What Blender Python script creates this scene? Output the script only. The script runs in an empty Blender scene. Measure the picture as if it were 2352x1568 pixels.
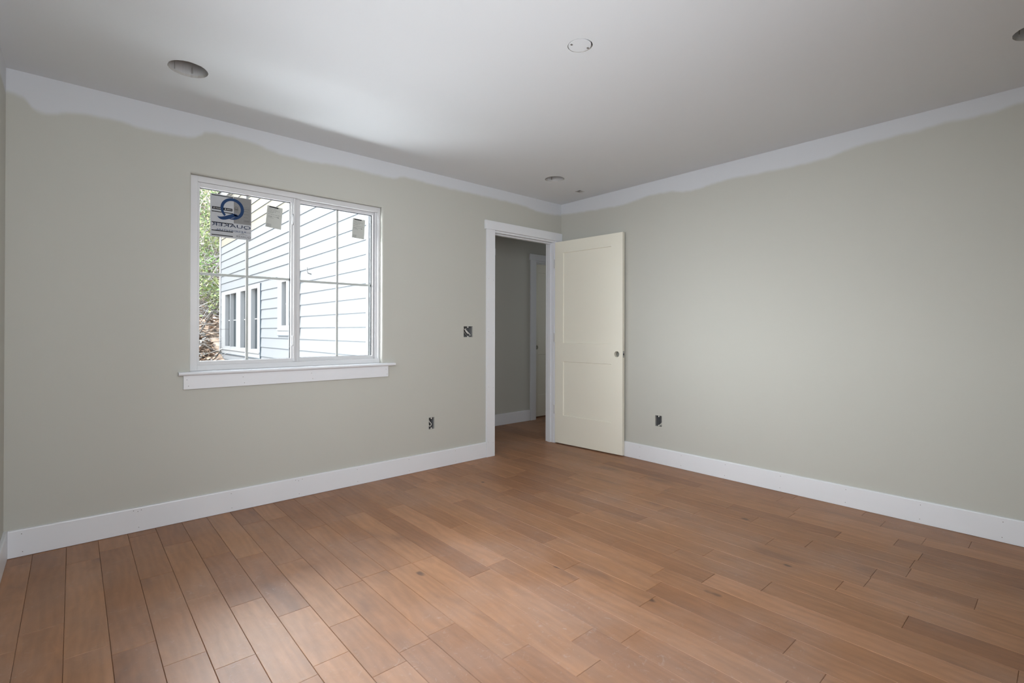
import bpy, bmesh, math, random
from mathutils import Vector, Matrix

sc = bpy.context.scene
COL = sc.collection
random.seed(7)

# ------------------------------------------------------------------ camera
cam = bpy.data.objects.new('camera', bpy.data.cameras.new('camera'))
COL.objects.link(cam)
cam.data.sensor_width = 36.0
cam.data.lens = 1141.1 * 36.0 / 2352.0
cam.data.shift_y = -28.53 / 2352.0
cam.data.clip_start = 0.02
cam.data.clip_end = 400
_R = Vector((0.74953651, -0.66196012, 0.00195448))
_U = Vector((-0.00395839, -0.00152954, 0.999991))
_F = Vector((0.66195117, 0.7495375, 0.00376674))
cam.matrix_world = Matrix(((_R.x, _U.x, -_F.x, -3.7933), (_R.y, _U.y, -_F.y, -3.5279),
                           (_R.z, _U.z, -_F.z, 1.1415), (0, 0, 0, 1)))
sc.camera = cam

# ------------------------------------------------------------------ light
SKY = 8.0
world = bpy.data.worlds.new('world')
sc.world = world
world.use_nodes = True
wn = world.node_tree.nodes
wl = world.node_tree.links
wn.clear()
w_out = wn.new('ShaderNodeOutputWorld')
w_bg = wn.new('ShaderNodeBackground')
w_tc = wn.new('ShaderNodeTexCoord')
w_sep = wn.new('ShaderNodeSeparateXYZ')
w_ramp = wn.new('ShaderNodeValToRGB')
w_ramp.color_ramp.elements[0].position = 0.0
w_ramp.color_ramp.elements[0].color = (1.0, 0.99, 0.97, 1)      # bright hazy horizon
w_ramp.color_ramp.elements[1].position = 0.8
w_ramp.color_ramp.elements[1].color = (0.55, 0.66, 0.85, 1)     # bluer overhead
wl.new(w_tc.outputs['Generated'], w_sep.inputs[0])
wl.new(w_sep.outputs['Z'], w_ramp.inputs[0])
wl.new(w_ramp.outputs[0], w_bg.inputs['Color'])
w_bg.inputs['Strength'].default_value = SKY
wl.new(w_bg.outputs[0], w_out.inputs[0])

sun = bpy.data.objects.new('sun', bpy.data.lights.new('sun', 'SUN'))
COL.objects.link(sun)
sun.data.energy = 13.0
sun.data.angle = math.radians(1.5)
sun.data.color = (1.0, 0.95, 0.88)
sun.rotation_euler = Vector((0.54, 0.04, -0.84)).to_track_quat('-Z', 'Y').to_euler()

portal = bpy.data.objects.new('window_portal', bpy.data.lights.new('window_portal', 'AREA'))
COL.objects.link(portal)
portal.data.shape = 'RECTANGLE'
portal.data.size = 1.25
portal.data.size_y = 1.2
portal.data.cycles.is_portal = True
portal.location = (-2.638, 0.14, 1.49)
portal.rotation_euler = (math.radians(-90), 0, 0)       # faces the room


def area_lamp(name, loc, aim, sx, sy, power, col=(1, 1, 1), spread=180):  # area lamp added in place of light from outdoors
    l = bpy.data.lights.new(name, 'AREA')
    l.shape = 'RECTANGLE'
    l.size, l.size_y = sx, sy
    l.energy = power
    l.color = col
    l.spread = math.radians(spread)
    o = bpy.data.objects.new(name, l)
    COL.objects.link(o)
    o.location = loc
    o.rotation_euler = (Vector(aim) - Vector(loc)).to_track_quat('-Z', 'Y').to_euler()
    return o


LAMP_TINT = (0.94, 0.966, 1.0)
P_A, P_B, P_C, P_D, P_E, P_F = 560, 225, 500, 43, 22, 5
# added lamps, out of view, standing in for bright sky and yard
area_lamp('sky_lamp_west', (-6.6, 3.2, 2.5), (-2.64, 0.1, 1.5), 5.0, 3.2, P_A, LAMP_TINT, 100)
area_lamp('yard_bounce_lamp', (-2.50, 1.70, -0.40), (-2.70, 0.1, 1.4), 3.6, 1.2, P_B, LAMP_TINT, 120)
area_lamp('sky_lamp_north', (-1.6, 9.5, 7.0), (-2.9, 0.1, 1.6), 6.0, 3.0, P_C, LAMP_TINT, 70)
# fill lamps in two added, unseen openings and at the hall end
area_lamp('fill_rear', (-3.3, -4.12, 1.5), (-2.4, 0, 1.25), 1.3, 1.15, P_D, LAMP_TINT, 145)
area_lamp('fill_left', (-4.14, -2.2, 1.5), (0, -1.2, 0.75), 1.3, 1.15, P_E, LAMP_TINT, 120)
area_lamp('fill_hall', (2.5, 0.6, 1.6), (0, 0.6, 1.4), 0.7, 1.2, P_F, LAMP_TINT)  # unseen lamp added to lift the dark hall

sc.view_settings.view_transform = 'Standard'
sc.view_settings.look = 'None'
sc.view_settings.gamma = 1.0
sc.view_settings.use_curve_mapping = False
sc.view_settings.exposure = 0.0
sc.cycles.use_denoising = True
sc.cycles.max_bounces = 14
sc.cycles.diffuse_bounces = 8
sc.cycles.glossy_bounces = 6
sc.cycles.transmission_bounces = 8
sc.cycles.transparent_max_bounces = 24
sc.cycles.caustics_reflective = False
sc.cycles.caustics_refractive = False
sc.cycles.sample_clamp_indirect = 10.0

# ------------------------------------------------------------------ dimensions (metres)
H = 2.45            # ceiling
XL = -4.05          # left wall
YR = -4.03          # rear wall
T = 0.115           # partition thickness
HALL = 1.08         # far wall of the hall
PITCH = 0.1274      # floor board width


# ------------------------------------------------------------------ helpers
class MB:
    def __init__(self):
        self.v, self.f, self.m = [], [], []

    def quad(self, pts, mi=0):
        n = len(self.v)
        self.v += [tuple(p) for p in pts]
        self.f.append(tuple(range(n, n + len(pts))))
        self.m.append(mi)

    def box(self, a, b, mi=0, bev=0.0, seg=2):
        bm = bmesh.new()
        x0, y0, z0 = [min(a[i], b[i]) for i in range(3)]
        x1, y1, z1 = [max(a[i], b[i]) for i in range(3)]
        bmesh.ops.create_cube(bm, size=1.0)
        for v in bm.verts:
            v.co = Vector(((x0 + x1) / 2 + v.co.x * (x1 - x0), (y0 + y1) / 2 + v.co.y * (y1 - y0),
                           (z0 + z1) / 2 + v.co.z * (z1 - z0)))
        if bev > 0:
            bmesh.ops.bevel(bm, geom=bm.edges[:], offset=bev, segments=seg, profile=0.5, affect='EDGES')
        self.add_bm(bm, mi)

    def add_bm(self, bm, mi=0, mat=None):
        n = len(self.v)
        bm.verts.index_update()
        for v in bm.verts:
            co = mat @ v.co if mat else v.co
            self.v.append(tuple(co))
        for f in bm.faces:
            self.f.append(tuple(n + v.index for v in f.verts))
            self.m.append(mi)
        bm.free()

    def tube(self, pts, r0, r1=None, sides=8, mi=0, cap=True):
        r1 = r0 if r1 is None else r1
        pts = [Vector(p) for p in pts]
        n0 = len(self.v)
        k = len(pts)
        for i, p in enumerate(pts):
            d = (pts[min(i + 1, k - 1)] - pts[max(i - 1, 0)]).normalized()
            a = d.cross(Vector((0.31, 0.12, 0.94)))
            if a.length < 1e-4:
                a = d.cross(Vector((1, 0, 0)))
            a.normalize()
            b = d.cross(a)
            r = r0 + (r1 - r0) * i / max(1, k - 1)
            for s in range(sides):
                t = 2 * math.pi * s / sides
                self.v.append(tuple(p + a * (r * math.cos(t)) + b * (r * math.sin(t))))
        for i in range(k - 1):
            for s in range(sides):
                s2 = (s + 1) % sides
                self.f.append((n0 + i * sides + s, n0 + i * sides + s2, n0 + (i + 1) * sides + s2, n0 + (i + 1) * sides + s))
                self.m.append(mi)
        if cap:
            self.f.append(tuple(n0 + s for s in reversed(range(sides)))); self.m.append(mi)
            self.f.append(tuple(n0 + (k - 1) * sides + s for s in range(sides))); self.m.append(mi)

    def disc(self, c, u, v, r, sides=10, mi=0):
        c, u, v = Vector(c), Vector(u), Vector(v)
        self.quad([c + u * (r * math.cos(2 * math.pi * s / sides)) + v * (r * math.sin(2 * math.pi * s / sides))
                   for s in range(sides)], mi)

    def sweep(self, prof, p0, p1, out, up=Vector((0, 0, 1)), mi=0):
        """straight extrusion of a closed profile (o, u) from p0 to p1"""
        p0, p1, out = Vector(p0), Vector(p1), Vector(out)
        n = len(prof)
        A = [p0 + out * o + up * u for o, u in prof]
        B = [p1 + out * o + up * u for o, u in prof]
        n0 = len(self.v)
        self.v += [tuple(q) for q in A + B]
        for i in range(n):
            j = (i + 1) % n
            self.f.append((n0 + i, n0 + j, n0 + n + j, n0 + n + i)); self.m.append(mi)
        self.f.append(tuple(n0 + i for i in reversed(range(n)))); self.m.append(mi)
        self.f.append(tuple(n0 + n + i for i in range(n))); self.m.append(mi)

    def build(self, name, mats, parent=None, smooth=False, normals=True, merge=0.0):
        me = bpy.data.meshes.new(name)
        me.from_pydata(self.v, [], self.f)
        me.update()
        if not isinstance(mats, (list, tuple)):
            mats = [mats]
        for m in mats:
            me.materials.append(m)
        for i, p in enumerate(me.polygons):
            p.material_index = self.m[i]
        if normals or merge:
            bm = bmesh.new()
            bm.from_mesh(me)
            if merge:
                bmesh.ops.remove_doubles(bm, verts=bm.verts[:], dist=merge)
            if normals:
                bmesh.ops.recalc_face_normals(bm, faces=bm.faces[:])
            bm.to_mesh(me)
            bm.free()
        if smooth:
            for p in me.polygons:
                p.use_smooth = True
        o = bpy.data.objects.new(name, me)
        COL.objects.link(o)
        if parent is not None:
            o.parent = parent
            o.matrix_parent_inverse = parent.matrix_world.inverted()
        return o


def tag(o, label, cat, group=None, kind=None):
    o['label'] = label
    o['category'] = cat
    if group:
        o['group'] = group
    if kind:
        o['kind'] = kind
    return o


def empty(name, loc=(0, 0, 0)):
    o = bpy.data.objects.new(name, None)
    o.empty_display_size = 0.1
    COL.objects.link(o)
    o.matrix_world = Matrix.Translation(loc)
    return o


# ------------------------------------------------------------------ materials
def new_mat(name):
    m = bpy.data.materials.new(name)
    m.use_nodes = True
    nt = m.node_tree
    return m, nt, nt.nodes['Principled BSDF']


def nd(nt, kind, **kw):
    n = nt.nodes.new(kind)
    for k, v in kw.items():
        setattr(n, k, v)
    return n


def math_n(nt, op, a, b=None, c=None, clamp=False):
    n = nt.nodes.new('ShaderNodeMath')
    n.operation = op
    n.use_clamp = clamp
    for i, x in enumerate((a, b, c)):
        if x is None:
            continue
        if isinstance(x, (int, float)):
            n.inputs[i].default_value = x
        else:
            nt.links.new(x, n.inputs[i])
    return n.outputs[0]


def mix_c(nt, fac, a, b, mode='MIX'):
    n = nt.nodes.new('ShaderNodeMix')
    n.data_type = 'RGBA'
    n.blend_type = mode
    for sock, x in ((n.inputs[0], fac), (n.inputs[6], a), (n.inputs[7], b)):
        if isinstance(x, (int, float)):
            sock.default_value = x
        elif isinstance(x, (tuple, list)):
            sock.default_value = (x[0], x[1], x[2], 1)
        else:
            nt.links.new(x, sock)
    return n.outputs[2]


def plain(name, col, rough=0.5, spec=0.5, noise=0.0, nscale=20.0, bump=0.0, bscale=200.0, metal=0.0):
    m, nt, b = new_mat(name)
    b.inputs['Roughness'].default_value = rough
    b.inputs['Specular IOR Level'].default_value = spec
    b.inputs['Metallic'].default_value = metal
    b.inputs['Base Color'].default_value = (*col, 1)
    tc = nd(nt, 'ShaderNodeTexCoord')
    if noise > 0:
        n = nd(nt, 'ShaderNodeTexNoise')
        n.inputs['Scale'].default_value = nscale
        n.inputs['Detail'].default_value = 4
        nt.links.new(tc.outputs['Object'], n.inputs['Vector'])
        f = math_n(nt, 'MULTIPLY_ADD', n.outputs['Fac'], 2 * noise, 1 - noise)
        c = mix_c(nt, 1.0, (*col,), f, 'MULTIPLY')
        nt.links.new(c, b.inputs['Base Color'])
    if bump > 0:
        n = nd(nt, 'ShaderNodeTexNoise')
        n.inputs['Scale'].default_value = bscale
        n.inputs['Detail'].default_value = 2
        nt.links.new(tc.outputs['Object'], n.inputs['Vector'])
        bp = nd(nt, 'ShaderNodeBump')
        bp.inputs['Strength'].default_value = bump
        bp.inputs['Distance'].default_value = 0.002
        nt.links.new(n.outputs['Fac'], bp.inputs['Height'])
        nt.links.new(bp.outputs[0], b.inputs['Normal'])
    return m


WALL_C = (0.486, 0.489, 0.449)
PRIME_C = (0.585, 0.605, 0.635)
M = {}
M['ceiling'] = plain('ceiling_paint', (0.692, 0.724, 0.760), 0.85, 0.2, 0.012, 1.5, 0.08, 160)
M['trim'] = plain('trim_paint', (0.72, 0.74, 0.775), 0.38, 0.4, 0.012, 6, 0.03, 90)
M['nail'] = plain('nail_hole', (0.16, 0.15, 0.14), 0.8, 0.2, 0.1, 60)
M['vinyl'] = plain('white_vinyl', (0.62, 0.627, 0.64), 0.32, 0.45, 0.01, 8)
M['gasket'] = plain('dark_gasket', (0.035, 0.04, 0.045), 0.5, 0.3, 0.1, 30)
M['grille'] = plain('grille_paint', (0.60, 0.60, 0.60), 0.4, 0.4, 0.01, 10)
M['door'] = plain('door_primer', (0.80, 0.785, 0.685), 0.5, 0.4, 0.012, 5, 0.04, 120)
M['steel'] = plain('dull_steel', (0.42, 0.42, 0.40), 0.4, 0.5, 0.08, 40, metal=0.7)
M['hinge'] = plain('hinge_metal', (0.55, 0.55, 0.56), 0.4, 0.5, 0.05, 40)
M['can'] = plain('can_interior', (0.50, 0.50, 0.505), 0.95, 0.0, 0.03, 12)
M['gypsum'] = plain('gypsum_edge', (0.48, 0.47, 0.45), 0.9, 0.1, 0.15, 60)
M['box'] = plain('box_plastic', (0.19, 0.195, 0.20), 0.5, 0.4, 0.1, 20)
M['wire'] = plain('wire_sheath', (0.62, 0.61, 0.57), 0.5, 0.4, 0.05, 30)
M['wiredark'] = plain('wire_dark', (0.05, 0.05, 0.05), 0.5, 0.4, 0.05, 30)
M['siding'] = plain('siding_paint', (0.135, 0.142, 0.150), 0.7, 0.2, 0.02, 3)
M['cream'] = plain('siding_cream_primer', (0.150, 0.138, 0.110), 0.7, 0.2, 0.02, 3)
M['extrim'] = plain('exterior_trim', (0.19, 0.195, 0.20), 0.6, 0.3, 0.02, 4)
M['joint'] = plain('siding_shadow_line', (0.075, 0.092, 0.108), 0.9, 0.1, 0.05, 10)  # shadow lines of laps and window trim, painted as dark strips
M['roof'] = plain('roof_shingle', (0.10, 0.10, 0.105), 0.9, 0.2, 0.3, 14)
M['bark'] = plain('bark', (0.085, 0.075, 0.066), 0.9, 0.1, 0.45, 9)
M['paleb'] = plain('pale_twig', (0.32, 0.31, 0.29), 0.9, 0.1, 0.5, 5)
M['leafA'] = plain('leaf_green', (0.105, 0.165, 0.055), 0.7, 0.2, 0.6, 3)
M['leafB'] = plain('leaf_yellow_green', (0.22, 0.25, 0.11), 0.7, 0.2, 0.5, 3)
M['litter'] = plain('dead_leaf', (0.26, 0.185, 0.135), 0.9, 0.1, 0.6, 5)
M['apron'] = plain('pale_bounce_ground', (0.42, 0.41, 0.39), 0.9, 0.1, 0.25, 5, 0.3, 40)  # unseen ground made pale to bounce light up to the ceiling
M['ink'] = plain('black_ink', (0.008, 0.008, 0.010), 0.6, 0.2, 0.05, 20)
M['inkgrey'] = plain('grey_ink', (0.12, 0.12, 0.12), 0.6, 0.2, 0.05, 20)
M['inkblue'] = plain('blue_ink', (0.012, 0.040, 0.115), 0.6, 0.2, 0.05, 20)
M['inknavy'] = plain('navy_ink', (0.010, 0.020, 0.055), 0.6, 0.2, 0.05, 20)
M['inkwhite'] = plain('white_ink', (0.55, 0.55, 0.56), 0.6, 0.2, 0.02, 20)


def paper(name, col, trans):
    m, nt, b = new_mat(name)
    b.inputs['Base Color'].default_value = (*col, 1)
    b.inputs['Roughness'].default_value = 0.6
    b.inputs['Specular IOR Level'].default_value = 0.2
    tc = nd(nt, 'ShaderNodeTexCoord')
    n = nd(nt, 'ShaderNodeTexNoise')
    n.inputs['Scale'].default_value = 35
    nt.links.new(tc.outputs['Object'], n.inputs['Vector'])
    f = math_n(nt, 'MULTIPLY_ADD', n.outputs['Fac'], 0.1, 0.95)
    c = mix_c(nt, 1.0, (*col,), f, 'MULTIPLY')
    nt.links.new(c, b.inputs['Base Color'])
    t = nd(nt, 'ShaderNodeBsdfTranslucent')
    nt.links.new(c, t.inputs['Color'])
    mx = nd(nt, 'ShaderNodeMixShader')
    mx.inputs[0].default_value = trans
    nt.links.new(b.outputs[0], mx.inputs[1])
    nt.links.new(t.outputs[0], mx.inputs[2])
    nt.links.new(mx.outputs[0], nt.nodes['Material Output'].inputs[0])
    return m


M['film'] = paper('sticker_film', (0.46, 0.475, 0.50), 0.05)
M['label'] = paper('grey_label_paper', (0.23, 0.23, 0.23), 0.02)
M['label2'] = paper('pale_label_paper', (0.50, 0.515, 0.485), 0.05)


def glass_mat(name, refl=0.06, tint=(0.97, 0.985, 0.98)):
    m, nt, b = new_mat(name)
    nt.nodes.remove(b)
    tr = nd(nt, 'ShaderNodeBsdfTransparent')
    tr.inputs[0].default_value = (*tint, 1)
    gl = nd(nt, 'ShaderNodeBsdfGlossy')
    gl.inputs['Roughness'].default_value = 0.0
    lw = nd(nt, 'ShaderNodeLayerWeight')
    lw.inputs[0].default_value = 0.5
    fac = math_n(nt, 'MULTIPLY_ADD', math_n(nt, 'POWER', lw.outputs['Facing'], 5.0), 0.96, 0.04)
    mx = nd(nt, 'ShaderNodeMixShader')
    nt.links.new(fac, mx.inputs[0])
    nt.links.new(tr.outputs[0], mx.inputs[1])
    nt.links.new(gl.outputs[0], mx.inputs[2])
    nt.links.new(mx.outputs[0], nt.nodes['Material Output'].inputs[0])
    return m


M['glass'] = glass_mat('window_glass')


def dark_glass():
    m, nt, b = new_mat('dark_window_glass')
    b.inputs['Base Color'].default_value = (0.012, 0.018, 0.022, 1)
    b.inputs['Roughness'].default_value = 0.02
    b.inputs['Specular IOR Level'].default_value = 0.5
    tc = nd(nt, 'ShaderNodeTexCoord')
    n = nd(nt, 'ShaderNodeTexNoise')
    n.inputs['Scale'].default_value = 2.5
    nt.links.new(tc.outputs['Object'], n.inputs['Vector'])
    bp = nd(nt, 'ShaderNodeBump')
    bp.inputs['Strength'].default_value = 0.05
    bp.inputs['Distance'].default_value = 0.02
    nt.links.new(n.outputs['Fac'], bp.inputs['Height'])
    nt.links.new(bp.outputs[0], b.inputs['Normal'])
    return m


M['dglass'] = dark_glass()


def wall_mat(name, axis=None, pts=None):
    """flat greige paint; bare primer band along the ceiling with a hand-cut wavy soft edge"""
    m, nt, b = new_mat(name)
    b.inputs['Roughness'].default_value = 0.62
    b.inputs['Specular IOR Level'].default_value = 0.25
    tc = nd(nt, 'ShaderNodeTexCoord')
    sp = nd(nt, 'ShaderNodeSeparateXYZ')
    nt.links.new(tc.outputs['Object'], sp.inputs[0])
    n = nd(nt, 'ShaderNodeTexNoise')
    n.inputs['Scale'].default_value = 2.2
    n.inputs['Detail'].default_value = 3
    nt.links.new(tc.outputs['Object'], n.inputs['Vector'])
    f = math_n(nt, 'MULTIPLY_ADD', n.outputs['Fac'], 0.03, 0.985)
    wallc = mix_c(nt, 1.0, WALL_C, f, 'MULTIPLY')
    if pts:
        lo, hi = pts[0][0], pts[-1][0]
        t = math_n(nt, 'MULTIPLY_ADD', sp.outputs[axis], 1.0 / (hi - lo), -lo / (hi - lo), clamp=True)
        fc = nd(nt, 'ShaderNodeFloatCurve')
        cv = fc.mapping.curves[0]
        norm = [((a - lo) / (hi - lo), (z - 2.2) / 0.25) for a, z in pts]
        cv.points[0].location = norm[0]
        cv.points[1].location = norm[-1]
        for q in norm[1:-1]:
            cv.points.new(*q)
        fc.mapping.update()
        nt.links.new(t, fc.inputs['Value'])
        edge = math_n(nt, 'MULTIPLY_ADD', fc.outputs[0], 0.25, 2.2)
    else:
        n1 = nd(nt, 'ShaderNodeTexNoise')
        n1.inputs['Scale'].default_value = 1.6
        mp = nd(nt, 'ShaderNodeMapping')
        mp.inputs['Scale'].default_value = (1, 1, 0)
        nt.links.new(tc.outputs['Object'], mp.inputs[0])
        nt.links.new(mp.outputs[0], n1.inputs['Vector'])
        edge = math_n(nt, 'MULTIPLY_ADD', n1.outputs['Fac'], 0.16, 2.24)
    n2 = nd(nt, 'ShaderNodeTexNoise')
    n2.inputs['Scale'].default_value = 14
    nt.links.new(tc.outputs['Object'], n2.inputs['Vector'])
    zz = math_n(nt, 'MULTIPLY_ADD', n2.outputs['Fac'], 0.018, sp.outputs['Z'])
    d = math_n(nt, 'SUBTRACT', zz, edge)
    mr = nd(nt, 'ShaderNodeMapRange')
    mr.interpolation_type = 'SMOOTHSTEP'
    mr.inputs['From Min'].default_value = -0.008
    mr.inputs['From Max'].default_value = 0.026
    nt.links.new(d, mr.inputs['Value'])
    c = mix_c(nt, mr.outputs[0], wallc, PRIME_C)
    nt.links.new(c, b.inputs['Base Color'])
    n3 = nd(nt, 'ShaderNodeTexNoise')
    n3.inputs['Scale'].default_value = 180
    nt.links.new(tc.outputs['Object'], n3.inputs['Vector'])
    bp = nd(nt, 'ShaderNodeBump')
    bp.inputs['Strength'].default_value = 0.08
    bp.inputs['Distance'].default_value = 0.002
    nt.links.new(n3.outputs['Fac'], bp.inputs['Height'])
    nt.links.new(bp.outputs[0], b.inputs['Normal'])
    return m


BACK_EDGE = [(-4.05, 2.335), (-3.978, 2.314), (-3.913, 2.262), (-3.829, 2.290), (-3.632, 2.308), (-3.475, 2.294),
             (-3.307, 2.298), (-3.217, 2.332), (-3.148, 2.364), (-2.977, 2.362), (-2.767, 2.328), (-2.596, 2.320),
             (-2.284, 2.337), (-1.933, 2.332), (-1.819, 2.363), (-1.534, 2.356), (-1.026, 2.357), (-0.546, 2.352),
             (-0.31, 2.326), (0.0, 2.340)]
RIGHT_EDGE = [(-4.03, 2.34), (-3.7, 2.36), (-3.352, 2.365), (-3.178, 2.348), (-3.049, 2.355), (-2.891, 2.347),
              (-2.718, 2.344), (-2.554, 2.334), (-2.429, 2.309), (-2.27, 2.303), (-2.038, 2.306), (-1.781, 2.317),
              (-1.643, 2.311), (-1.458, 2.295), (-1.26, 2.325), (-1.092, 2.334), (-0.77, 2.307), (-0.621, 2.311),
              (-0.244, 2.328), (0.0, 2.349)]
M['wall_back'] = wall_mat('wall_paint_back', 'X', BACK_EDGE)
M['wall_right'] = wall_mat('wall_paint_right', 'Y', RIGHT_EDGE)
M['wall'] = wall_mat('wall_paint')


def wood_mat():
    m, nt, b = new_mat('engineered_wood')
    L = nt.links.new
    tc = nd(nt, 'ShaderNodeTexCoord')
    at = nd(nt, 'ShaderNodeAttribute', attribute_name='rnd')
    at2 = nd(nt, 'ShaderNodeAttribute', attribute_name='rnd2')
    off = nd(nt, 'ShaderNodeCombineXYZ')
    L(math_n(nt, 'MULTIPLY', at.outputs['Fac'], 41.0), off.inputs[0])
    L(math_n(nt, 'MULTIPLY', at2.outputs['Fac'], 67.0), off.inputs[1])
    add = nd(nt, 'ShaderNodeVectorMath', operation='ADD')
    L(tc.outputs['Object'], add.inputs[0])
    L(off.outputs[0], add.inputs[1])

    def mapped(sx, sy):
        mp = nd(nt, 'ShaderNodeMapping')
        mp.inputs['Scale'].default_value = (sx, sy, 1)
        L(add.outputs[0], mp.inputs[0])
        return mp.outputs[0]

    def noise(vec, scale, detail=4, rough=0.55, dist=0.0):
        n = nd(nt, 'ShaderNodeTexNoise')
        n.inputs['Scale'].default_value = scale
        n.inputs['Detail'].default_value = detail
        n.inputs['Roughness'].default_value = rough
        n.inputs['Distortion'].default_value = dist
        L(vec, n.inputs['Vector'])
        return n.outputs['Fac']

    fine = noise(mapped(90, 3.5), 1.0, 6, 0.6, 0.4)
    figure = noise(mapped(9, 1.3), 1.0, 4, 0.55, 1.6)
    cloud = noise(mapped(4.0, 1.6), 1.0, 3, 0.5, 0.8)
    wv = nd(nt, 'ShaderNodeTexWave')
    wv.wave_type = 'BANDS'
    wv.bands_direction = 'X'
    wv.inputs['Scale'].default_value = 8.0
    wv.inputs['Distortion'].default_value = 14.0
    wv.inputs['Detail'].default_value = 3.0
    wv.inputs['Detail Scale'].default_value = 0.9
    L(mapped(1.0, 0.22), wv.inputs['Vector'])

    ramp = nd(nt, 'ShaderNodeValToRGB')
    cr = ramp.color_ramp
    cr.elements[0].position = 0.0
    cr.elements[0].color = (0.240, 0.111, 0.054, 1)
    cr.elements[1].position = 1.0
    cr.elements[1].color = (0.376, 0.189, 0.099, 1)
    e = cr.elements.new(0.35)
    e.color = (0.288, 0.138, 0.067, 1)
    e = cr.elements.new(0.7)
    e.color = (0.328, 0.162, 0.080, 1)
    L(at.outputs['Fac'], ramp.inputs[0])

    k = math_n(nt, 'MULTIPLY_ADD', fine, 0.30, 0.85)
    k = math_n(nt, 'MULTIPLY', k, math_n(nt, 'MULTIPLY_ADD', figure, 0.50, 0.75))
    k = math_n(nt, 'MULTIPLY', k, math_n(nt, 'MULTIPLY_ADD', wv.outputs['Fac'], 0.10, 0.95))
    mott = noise(mapped(16, 6), 1.0, 6, 0.65, 1.2)
    k = math_n(nt, 'MULTIPLY', k, math_n(nt, 'MULTIPLY_ADD', mott, 0.46, 0.77))
    c = mix_c(nt, 1.0, ramp.outputs[0], k, 'MULTIPLY')
    # darker mineral streaks
    sr = nd(nt, 'ShaderNodeMapRange')
    sr.interpolation_type = 'SMOOTHSTEP'
    sr.inputs['From Min'].default_value = 0.60
    sr.inputs['From Max'].default_value = 0.80
    L(cloud, sr.inputs['Value'])
    c = mix_c(nt, math_n(nt, 'MULTIPLY', sr.outputs[0], 0.55), c, (0.095, 0.052, 0.040))
    # knots
    vo = nd(nt, 'ShaderNodeTexVoronoi')
    vo.inputs['Scale'].default_value = 1.0
    wob = nd(nt, 'ShaderNodeVectorMath', operation='ADD')
    nv = nd(nt, 'ShaderNodeTexNoise')
    nv.inputs['Scale'].default_value = 9.0
    L(add.outputs[0], nv.inputs['Vector'])
    sv = nd(nt, 'ShaderNodeVectorMath', operation='SCALE')
    sv.inputs['Scale'].default_value = 0.35
    L(nv.outputs['Color'], sv.inputs[0])
    L(mapped(5.5, 2.3), wob.inputs[0])
    L(sv.outputs[0], wob.inputs[1])
    L(wob.outputs[0], vo.inputs['Vector'])
    kn = nd(nt, 'ShaderNodeMapRange')
    kn.interpolation_type = 'SMOOTHSTEP'
    kn.inputs['From Min'].default_value = 0.10
    kn.inputs['From Max'].default_value = 0.03
    L(vo.outputs['Distance'], kn.inputs['Value'])
    pick = math_n(nt, 'GREATER_THAN', nd_sep(nt, vo.outputs['Color']), 0.50)
    c = mix_c(nt, math_n(nt, 'MULTIPLY', math_n(nt, 'MULTIPLY', kn.outputs[0], pick), 0.75), c, (0.05, 0.026, 0.020))
    # construction dust and scuffs, independent of the boards
    dn = nd(nt, 'ShaderNodeTexNoise')
    dn.inputs['Scale'].default_value = 1.15
    dn.inputs['Detail'].default_value = 9
    dn.inputs['Roughness'].default_value = 0.62
    L(tc.outputs['Object'], dn.inputs['Vector'])
    dr = nd(nt, 'ShaderNodeMapRange')
    dr.interpolation_type = 'SMOOTHSTEP'
    dr.inputs['From Min'].default_value = 0.40
    dr.inputs['From Max'].default_value = 0.72
    L(dn.outputs['Fac'], dr.inputs['Value'])
    c = mix_c(nt, math_n(nt, 'MULTIPLY', dr.outputs[0], 0.30), c, (0.40, 0.32, 0.29))
    # fine pale scuffs and drywall dust specks
    sn = nd(nt, 'ShaderNodeTexNoise')
    sn.inputs['Scale'].default_value = 26
    sn.inputs['Detail'].default_value = 6
    sn.inputs['Roughness'].default_value = 0.7
    sn.inputs['Distortion'].default_value = 1.5
    L(tc.outputs['Object'], sn.inputs['Vector'])
    sm = nd(nt, 'ShaderNodeMapRange')
    sm.interpolation_type = 'SMOOTHSTEP'
    sm.inputs['From Min'].default_value = 0.56
    sm.inputs['From Max'].default_value = 0.74
    L(sn.outputs['Fac'], sm.inputs['Value'])
    c = mix_c(nt, math_n(nt, 'MULTIPLY', math_n(nt, 'MULTIPLY', sm.outputs[0], dr.outputs[0]), 0.55), c, (0.46, 0.38, 0.35))
    L(c, b.inputs['Base Color'])
    r = math_n(nt, 'MULTIPLY_ADD', fine, 0.10, 0.43)
    r = math_n(nt, 'MULTIPLY_ADD', dr.outputs[0], 0.10, r)
    L(r, b.inputs['Roughness'])
    b.inputs['Specular IOR Level'].default_value = 0.45
    bp = nd(nt, 'ShaderNodeBump')
    bp.inputs['Strength'].default_value = 0.12
    bp.inputs['Distance'].default_value = 0.0015
    L(math_n(nt, 'ADD', fine, figure), bp.inputs['Height'])
    L(bp.outputs[0], b.inputs['Normal'])
    return m


def nd_sep(nt, col):
    s = nt.nodes.new('ShaderNodeSeparateColor')
    nt.links.new(col, s.inputs[0])
    return s.outputs[0]


M['wood'] = wood_mat()


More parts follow.
